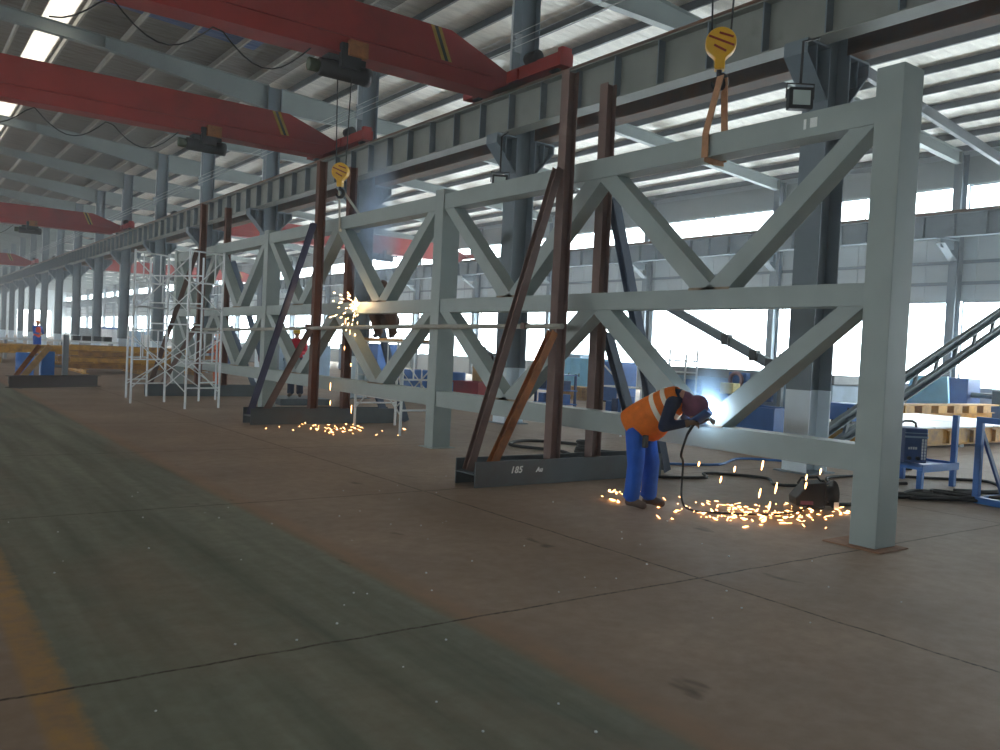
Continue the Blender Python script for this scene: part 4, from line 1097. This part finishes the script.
t = thing('pallet_stack', 'wooden pallet stack showing left of the white column foot', 'pallets', (15.6, 12.6, 0))
for i in range(4):
    z = .14*i; m = MB().box(15.2, 16.2, 12.2, 13.3, z+.1, z+.13)
    for y in (12.25, 12.72, 13.2): m.box(15.2, 16.2, y, y+.08, z, z+.1)
    m.build('pallet', yellow if i % 2 else tan, t)
MB().lathe([(.27, 0), (.29, .02), (.285, .29), (.3, .3), (.285, .32), (.285, .58), (.3, .6), (.285, .61), (.29, .86), (.27, .88)], (14.0, 21.5, 0), 20)
t = thing('drum', 'blue steel drum right of the middle truss column', 'drum', (14.0, 21.5, 0))
MB().lathe([(.27, 0), (.29, .02), (.285, .29), (.3, .3), (.285, .32), (.285, .58), (.3, .6), (.285, .61), (.29, .86), (.27, .88)], (14.0, 21.5, 0), 20).build('drum_body', blue, t)
MB().lathe([(.04, .875), (.04, .9), (.02, .9)], (14.12, 21.4, 0), 10).build('bung', galv, t)
bin_(13.7, 14.4, 19.85, 21.15, .64, redbox, 'parts_bin', 'red parts bin right of the blue drum, seen under the truss', 'bin')
bin_(12.8, 13.5, 21.45, 22.7, .88, blue, 'parts_bin', 'blue parts bin with a white diagonal brace left of the middle truss column', 'bin', white)
for i, (y, h) in enumerate(((20.6, .42), (21.2, .6), (21.9, .5))):
    tag(MB().box(15.2, 15.9, y, y+.5, 0, .6+h).box(15.17, 15.2, y+.02, y+.48, .2, .25).box(15.17, 15.2, y+.02, y+.48, .5+h, .55+h).build('wooden_crate', tan, bevel=.015), ['shorter right', 'tall middle', 'left'][i]+' tan crate behind the blue drum and red bin', 'crate')
t = thing('panel_board', 'white panel board with dark marks standing behind the long brown brace', 'board', (15.0, 20.0, 0))
MB().box(15.0, 15.04, 19.3, 20.75, .06, 1.1).build('board', white, t, bevel=.004)
m = MB()
for k in range(3): m.bar((14.992, 20.55-.14*k, .72-.05*k), (14.992, 20.42-.14*k, .82-.1*k), .05, .012, (1, 0, 0))
m.build('dark_marks', dark, t)
for y in (19.5, 20.5): MB().box(14.8, 15.3, y-.03, y+.03, 0, .06).build('foot', dark, t)
t = thing('shelf_rack', 'blue shelf rack with navy boxes left of the front brown post', 'shelf rack', (16.2, 20.0, 0))
for x in (15.9, 16.5):
    for y in (18.9, 20.0): MB().box(x-.03, x+.03, y-.03, y+.03, 0, 1.0).build('upright', navy, t)
for z in (.1, .5, .95): MB().box(15.85, 16.55, 18.85, 20.05, z, z+.03).build('shelf', blue, t)
for i in range(3):
    for j in range(2):
        tag(MB().box(15.95, 16.4, 18.98+.34*i, 19.25+.34*i, .13+.4*j, .4+.4*j).build('storage_box', navy if (i+j) % 2 else blue, bevel=.01),
            ('upper' if j else 'lower')+' '+['right', 'middle', 'left'][i]+' storage box on the blue shelf rack', 'box')

# ------------------------------------------------------------------ far left of the hall
t = thing('floor_beam', 'dark brown H-beam lying on the floor under the blue stand at the left', 'steel beam', (3.9, 26.2, 0))
MB().hbar((2.72, 25.5, .16), (5.08, 26.75, .16), .3, .32, .02, .016, (0, 0, 1)).build('beam', M('dark_beam_paint', srgb(72, 60, 56), .7, 0, .15, 3), t)
MB().box(2.9, 3.0, 25.2, 26.0, 0, .004).build('shim', dark, t)
t = thing('blue_stand', 'blue positioner stand with a slanted yellowish plank at the left', 'stand', (3.7, 27.2, 0))
MB().box(3.66, 4.0, 27.0, 27.4, 0, .95).build('upright_box', blue, t, bevel=.02)
MB().bar((3.15, 27.1, .12), (3.86, 26.93, 1.12), .16, .07, (0, 1, 0)).build('slanted_plank', tan, t)
MB().bar((2.98, 27.15, .12), (3.66, 27.5, 1.1), .12, .06, (0, 1, 0)).build('slanted_plank', rustor, t)
MB().box(2.9, 3.25, 26.95, 27.4, 0, .2).build('foot_block', dark, t, bevel=.01)
MB().box(4.2, 4.35, 27.0, 27.16, 0, 1.45).build('grey_post', greyp, t, bevel=.01); MB().box(4.0, 4.2, 27.04, 27.12, .5, .58).build('tie_bar', greyp, t)
t = thing('drum', 'blue steel drum standing left of the slanted plank', 'drum', (3.8, 31.6, 0))
MB().lathe([(.25, 0), (.27, .02), (.265, .29), (.28, .3), (.265, .32), (.265, .5), (.28, .52), (.265, .53), (.27, .76), (.25, .78)], (3.8, 31.6, 0), 18).build('drum_body', blue, t)
MB().lathe([(.04, .775), (.04, .8), (.02, .8)], (3.9, 31.5, 0), 10).build('bung', galv, t)
# stacked yellow beams, each beam its own thing
rowc = ['front', 'second', 'third', 'fourth', 'rear']
yel2 = M('dull_yellow_beam_paint', srgb(168, 116, 40), .6, 0, .2, 3, srgb(112, 78, 40), .45, 2)
for L_ in range(4):
    for r in range(4):
        y = 34.5+.75*r+.34*L_; x0 = 5.5+rr.uniform(-.5, .6)+.15*L_; x1 = 11.0+rr.uniform(-.8, .6); z = .28+.215*L_
        o = MB().hbar((x0, y, z), (x1, y+rr.uniform(-.12, .12), z), .15, .17, .02, .016, (0, 0, 1))
        for q in range(3):
            xx = x0+.8+q*1.7; o.box(xx, xx+.12, y-.1, y+.1, z-.1075, z-.085)
        tag(o.build('yellow_beam', yellow if (r+L_) % 2 else yel2), 'yellow H-beam of the floor pile, '+rowc[r]+' one in the '+['bottom', 'second', 'third', 'top'][L_]+' layer', 'steel beam', 'yellow beams piled on the floor')
for i, x in enumerate((6.1, 8.2, 10.3)):
    tag(MB().hbar((x, 34.2, .085), (x, 38.0, .085), .22, .17, .02, .02).build('timber_bearer', yellow), ['left', 'middle', 'right'][i]+' yellow bearer under the pile of yellow beams', 'bearer')
for i in range(5):
    y = 43.5+.7*i
    tag(MB().hbar((1.2, y, .62), (7.2, y, .62), .3, .36, .02, .016).build('yellow_beam', yellow), 'yellow H-beam on the trestles at the far left, '+rowc[i]+' of its row', 'steel beam', 'yellow beams on trestles')
for i, x in enumerate((2.2, 4.2, 6.2)):
    t = thing('trestle', ['left', 'middle', 'right'][i]+' yellow trestle under the far yellow beams', 'trestle', (x, 44.9, 0))
    MB().hbar((x, 43.2, .34), (x, 46.6, .34), .2, .2, .015, .012).build('crossbar', yellow, t)
    for y in (43.4, 46.4): MB().box(x-.1, x+.1, y-.1, y+.1, 0, .24).build('leg', yellow, t)
t = thing('long_bench', 'long pale bench far behind the yellow beams at the left', 'bench', (6, 49, 0))
MB().box(2.2, 10.2, 48.6, 49.4, .95, 1.05).build('bench_top', galv, t)
for x in (2.5, 5, 7.5, 9.9): MB().box(x-.06, x+.06, 48.7, 49.3, 0, .95).build('leg', greyp, t)
for i in range(4):
    tag(MB().box(8.0+.5*i, 8.4+.5*i, 48.7, 49.2, 1.05, 1.3).build('black_case', dark, bevel=.02), ['first', 'second', 'third', 'fourth'][i]+' black case from the left on the long pale bench', 'case')
cabinet(12.3, 13.3, 60.5, 64, 1.75, white, 'control_cabinet', 'white control cabinet far down the column row, left of its twin', 'cabinet')
cabinet(12.4, 13.2, 50.8, 53, 1.5, white, 'control_cabinet', 'white control cabinet down the column row, left of the scaffold', 'cabinet')
far = [(14, 33, 1.4, steelbl, 'grey-blue'), (19, 36, 1.6, blue, 'blue'), (16, 41, 1.3, greyp, 'grey'), (22, 44, 1.5, steelbl, 'pale blue'), (15, 47, 1.5, navy, 'navy'),
       (20, 54, 1.6, greyp, 'mid grey'), (16, 70, 1.7, steelbl, 'dull blue'), (14, 82, 1.8, greyp, 'ash grey'), (18, 92, 2, blue, 'small blue')]
where = ['seen between the tall scaffold and the third prop frame', 'seen under the left end of the truss', 'behind the scaffold poles', 'behind the left truss panel', 'just right of the white cabinet',
         'between the third and fourth building columns', 'far down the right bay', 'near the far end of the column row', 'farthest down the right bay']
for (x, y, h, mt, cn), wh in zip(far, where):
    cabinet(x, x+1.2, y, y+2.6, h, mt, 'shop_machine', cn+' shop machine '+wh, 'machine', cap=greyp)

# floodlights under the corbels
def flood(y, x, z0, label):
    t = thing('floodlight', label, 'floodlight', (x, y, z0))
    T = oriented(x, y, math.radians(-36), z0)
    m = obox(MB(), T, -.17, .17, -.06, .1, 0, .3); m.build('housing', dark, t, bevel=.02)
    obox(MB(), T, -.12, .12, -.07, -.055, .05, .25).build('lens', glassl, t)
    m = MB(); m.path([T(-.19, .02, .15), T(-.19, .02, .36), T(.19, .02, .36), T(.19, .02, .15)], .014, 6); m.build('yoke', dark, t)
    m = MB(); m.path([T(0, .02, .36), (x, y, 6.1), (10.66, y, 6.235)], .02, 6); m.build('stem', dark, t)
flood(7.36, 10.3, 5.16, 'floodlight hung beside the bracket of the nearest building column')
flood(14.78, 10.5, 5.0, 'floodlight hung beside the bracket of the second nearest building column')

# ------------------------------------------------------------------ sparks, arc, smoke
spark = emit('spark_glow', (1.0, .48, .17, 1), 8); sparkw = emit('hot_spark_glow', (1, .62, .28, 1), 14)
def sparks(name, label, pts, mat):
    m = MB()
    for p, d, l, r in pts: m.path([V(p)-V(d)*l*.5, V(p), V(p)+V(d)*l*.5], [r*.35, r, r*.5], 6)
    return tag(m.build(name, mat), label, 'sparks', kind='stuff')
rs = random.Random(11)
def fan(n, cx, cy, sx, sy, r0, r1, z0=.006, z1=.03):
    out = []
    for i in range(n):
        x, y = rs.gauss(cx, sx), rs.gauss(cy, sy); a = rs.uniform(0, 6.28)
        out.append(((x, y, rs.uniform(z0, z1)), V((math.cos(a), math.sin(a), rs.uniform(-.1, .5))).normalized(), rs.uniform(.01, .08), rs.uniform(r0, r1)))
    return out
P_ = fan(90, 7.42, 5.74, .42, .34, .002, .007)+fan(22, 7.35, 5.72, .3, .25, .007, .012)+fan(40, 8.0, 5.32, .5, .17, .003, .009)+fan(14, 6.95, 6.85, .25, .25, .003, .007)
for (x, y, z, l) in ((7.2, 5.85, .35, .07), (7.4, 5.5, .25, .1), (7.6, 5.45, .3, .12), (7.75, 5.2, .36, .07), (7.35, 5.45, .55, .1), (7.1, 5.6, .5, .06), (6.9, 5.9, .52, .05), (6.75, 6.35, .38, .1), (7.9, 5.3, .42, .06), (7.3, 5.3, .16, .09), (8.3, 5.4, .45, .07)):
    P_.append(((x, y, z), V((.1, -.1, 1)).normalized(), l, .011))
sparks('floor_sparks', 'orange welding sparks bouncing on the floor in front of the welder', P_, spark)
sparks('floor_sparks', 'small burst of orange sparks at the heel of the welder', fan(9, 6.55, 6.75, .05, .05, .008, .013, .01, .12), spark)
P_ = []
src = V((7.02, 14.15, 2.33))
for i in range(70):
    u = rs.random()**1.6; d = V((-.25+rs.gauss(0, .1), rs.uniform(-.25, .95), rs.uniform(-.75, .45))).normalized()
    P_.append((src+d*u*.6, d, rs.uniform(.03, .09), rs.uniform(.004, .009)))
sparks('grinder_sparks', 'bright fan of grinder sparks on the middle chord of the truss', P_, sparkw)
P_ = fan(48, 6.8, 14.3, .4, .55, .003, .010)
for (x, y, z, l) in ((7.0, 14.4, 1.8, .12), (7.0, 14.6, 1.5, .1), (6.98, 15.1, .75, .2), (6.95, 14.1, .4, .2), (7.3, 13.3, .75, .12), (6.9, 14.9, .45, .12), (6.95, 14.5, 2.0, .15), (7.0, 14.3, 1.2, .08)):
    P_.append(((x, y, z), V((.05, .1, 1)).normalized(), l*.75, .008))
sparks('floor_sparks', 'orange grinder sparks falling and lying on the floor below the farther yellow hook', P_, spark)
arcm = emit('arc_glow', (.72, .86, 1, 1), 500)
t = thing('welding_arc', 'blinding blue-white welding arc at the torch tip', 'welding arc', tuple(ARC))
MB().ell(ARC, (.022, .022, .022)).build('arc_flame', arcm, t)
def light(name, kind, loc, e, col, r=.05):
    l = bpy.data.lights.new(name, kind); l.energy = e; l.color = col; o = bpy.data.objects.new(name, l); COL.objects.link(o); o.location = loc
    if kind == 'POINT': l.shadow_soft_size = r
    return o
light('arc_light', 'POINT', ARC+V((-.05, .02, .04)), 8, (.6, .8, 1), .03)
light('grinder_glow', 'POINT', src+V((-.06, 0, .0)), 6, (1, .68, .38), .05)

def smoke(name, label, c, r, dens, col, nscale, thr, emi=0, tilt=0):
    m = bpy.data.materials.new(name); m.use_nodes = True; nt = m.node_tree; N = nt.nodes; L = nt.links; N.remove(N['Principled BSDF'])
    pv = N.new('ShaderNodeVolumePrincipled'); pv.inputs['Color'].default_value = col; pv.inputs['Anisotropy'].default_value = .2
    tc = N.new('ShaderNodeTexCoord'); mp = N.new('ShaderNodeMapping'); mp.inputs['Location'].default_value = (-1, -1, -1); mp.inputs['Scale'].default_value = (2, 2, 2)
    L.new(tc.outputs['Generated'], mp.inputs[0]); g = N.new('ShaderNodeTexGradient'); g.gradient_type = 'QUADRATIC_SPHERE'; L.new(mp.outputs[0], g.inputs[0])
    n = N.new('ShaderNodeTexNoise'); n.inputs['Scale'].default_value = nscale; n.inputs['Detail'].default_value = 3; L.new(tc.outputs['Object'], n.inputs['Vector'])
    mr = N.new('ShaderNodeMapRange'); mr.inputs[1].default_value = thr; mr.inputs[2].default_value = .7; L.new(n.outputs['Fac'], mr.inputs[0])
    a = N.new('ShaderNodeMath'); a.operation = 'MULTIPLY'; L.new(g.outputs['Fac'], a.inputs[0]); L.new(mr.outputs[0], a.inputs[1])
    b = N.new('ShaderNodeMath'); b.operation = 'MULTIPLY'; b.inputs[1].default_value = dens; L.new(a.outputs[0], b.inputs[0])
    L.new(b.outputs[0], pv.inputs['Density']); L.new(pv.outputs[0], N['Material Output'].inputs['Volume'])
    R = Matrix.Rotation(tilt, 3, 'Y')
    o = MB().ell(c, r, R, 20, 14).build(name, m); return tag(o, label, 'smoke', kind='stuff')
smoke('weld_smoke', 'bluish welding smoke glowing round the bright arc', ARC+V((-.04, .0, .12)), (.28, .28, .5), 18, (.6, .8, 1, 1), 5, .3)
smoke('grinding_smoke', 'thin blue-grey smoke rising above the grinder to the crane runway', V((7.6, 14.7, 3.75)), (.6, .65, 1.9), 7.5, (.62, .76, .95, 1), 1.6, .3)

# thin dusty haze filling the hall
hm = bpy.data.materials.new('dusty_air'); hm.use_nodes = True; nt = hm.node_tree; nt.nodes.remove(nt.nodes['Principled BSDF'])
hv = nt.nodes.new('ShaderNodeVolumeScatter'); hv.inputs['Color'].default_value = (.93, .96, 1, 1); hv.inputs['Density'].default_value = .0026; hv.inputs['Anisotropy'].default_value = .25
nt.links.new(hv.outputs[0], nt.nodes['Material Output'].inputs['Volume'])
hz = MB().box(XL-.6, XW+.6, YA-.6, YB+.6, -.6, 12.2).build('hall_haze', hm); tag(hz, 'thin grey dusty haze filling the whole hall', 'haze', kind='stuff')
# ------------------------------------------------------------------ daylight
w = bpy.data.worlds.new('overcast_sky'); SC.world = w; w.use_nodes = True
bg = w.node_tree.nodes['Background']; bg.inputs['Color'].default_value = (.90, .96, 1, 1); bg.inputs['Strength'].default_value = 11.0
def portal(loc, rot, sx, sy):
    l = bpy.data.lights.new('daylight_portal', 'AREA'); l.shape = 'RECTANGLE'; l.size = sx; l.size_y = sy; l.cycles.is_portal = True
    o = bpy.data.objects.new('daylight_portal', l); COL.objects.link(o); o.location = loc; o.rotation_euler = rot
ym, ln = (YA+YB)/2, YB-YA
for zc, hh in ((2.6, 3.2), (7.76, 1.0)):
    portal((XW+.14, ym, zc), (0, math.radians(90), 0), hh, ln)
    portal((XL-.14, ym, zc), (0, math.radians(-90), 0), hh, ln)
for a, b in SKY+SKYL: portal(((a+b)/2, ym, zr((a+b)/2)+.45), (0, 0, 0), b-a+.2, ln)
vs = SC.view_settings; vs.view_transform = 'Standard'; vs.look = 'None'; vs.gamma = 1; vs.exposure = 0.5; vs.use_curve_mapping = False
SC.display_settings.display_device = 'sRGB'
SC.cycles.max_bounces = 8; SC.cycles.diffuse_bounces = 5; SC.cycles.glossy_bounces = 4; SC.cycles.transparent_max_bounces = 16; SC.cycles.volume_bounces = 1
SC.cycles.sample_clamp_indirect = 6; SC.cycles.caustics_reflective = False; SC.cycles.caustics_refractive = False
SC.cycles.use_denoising = True
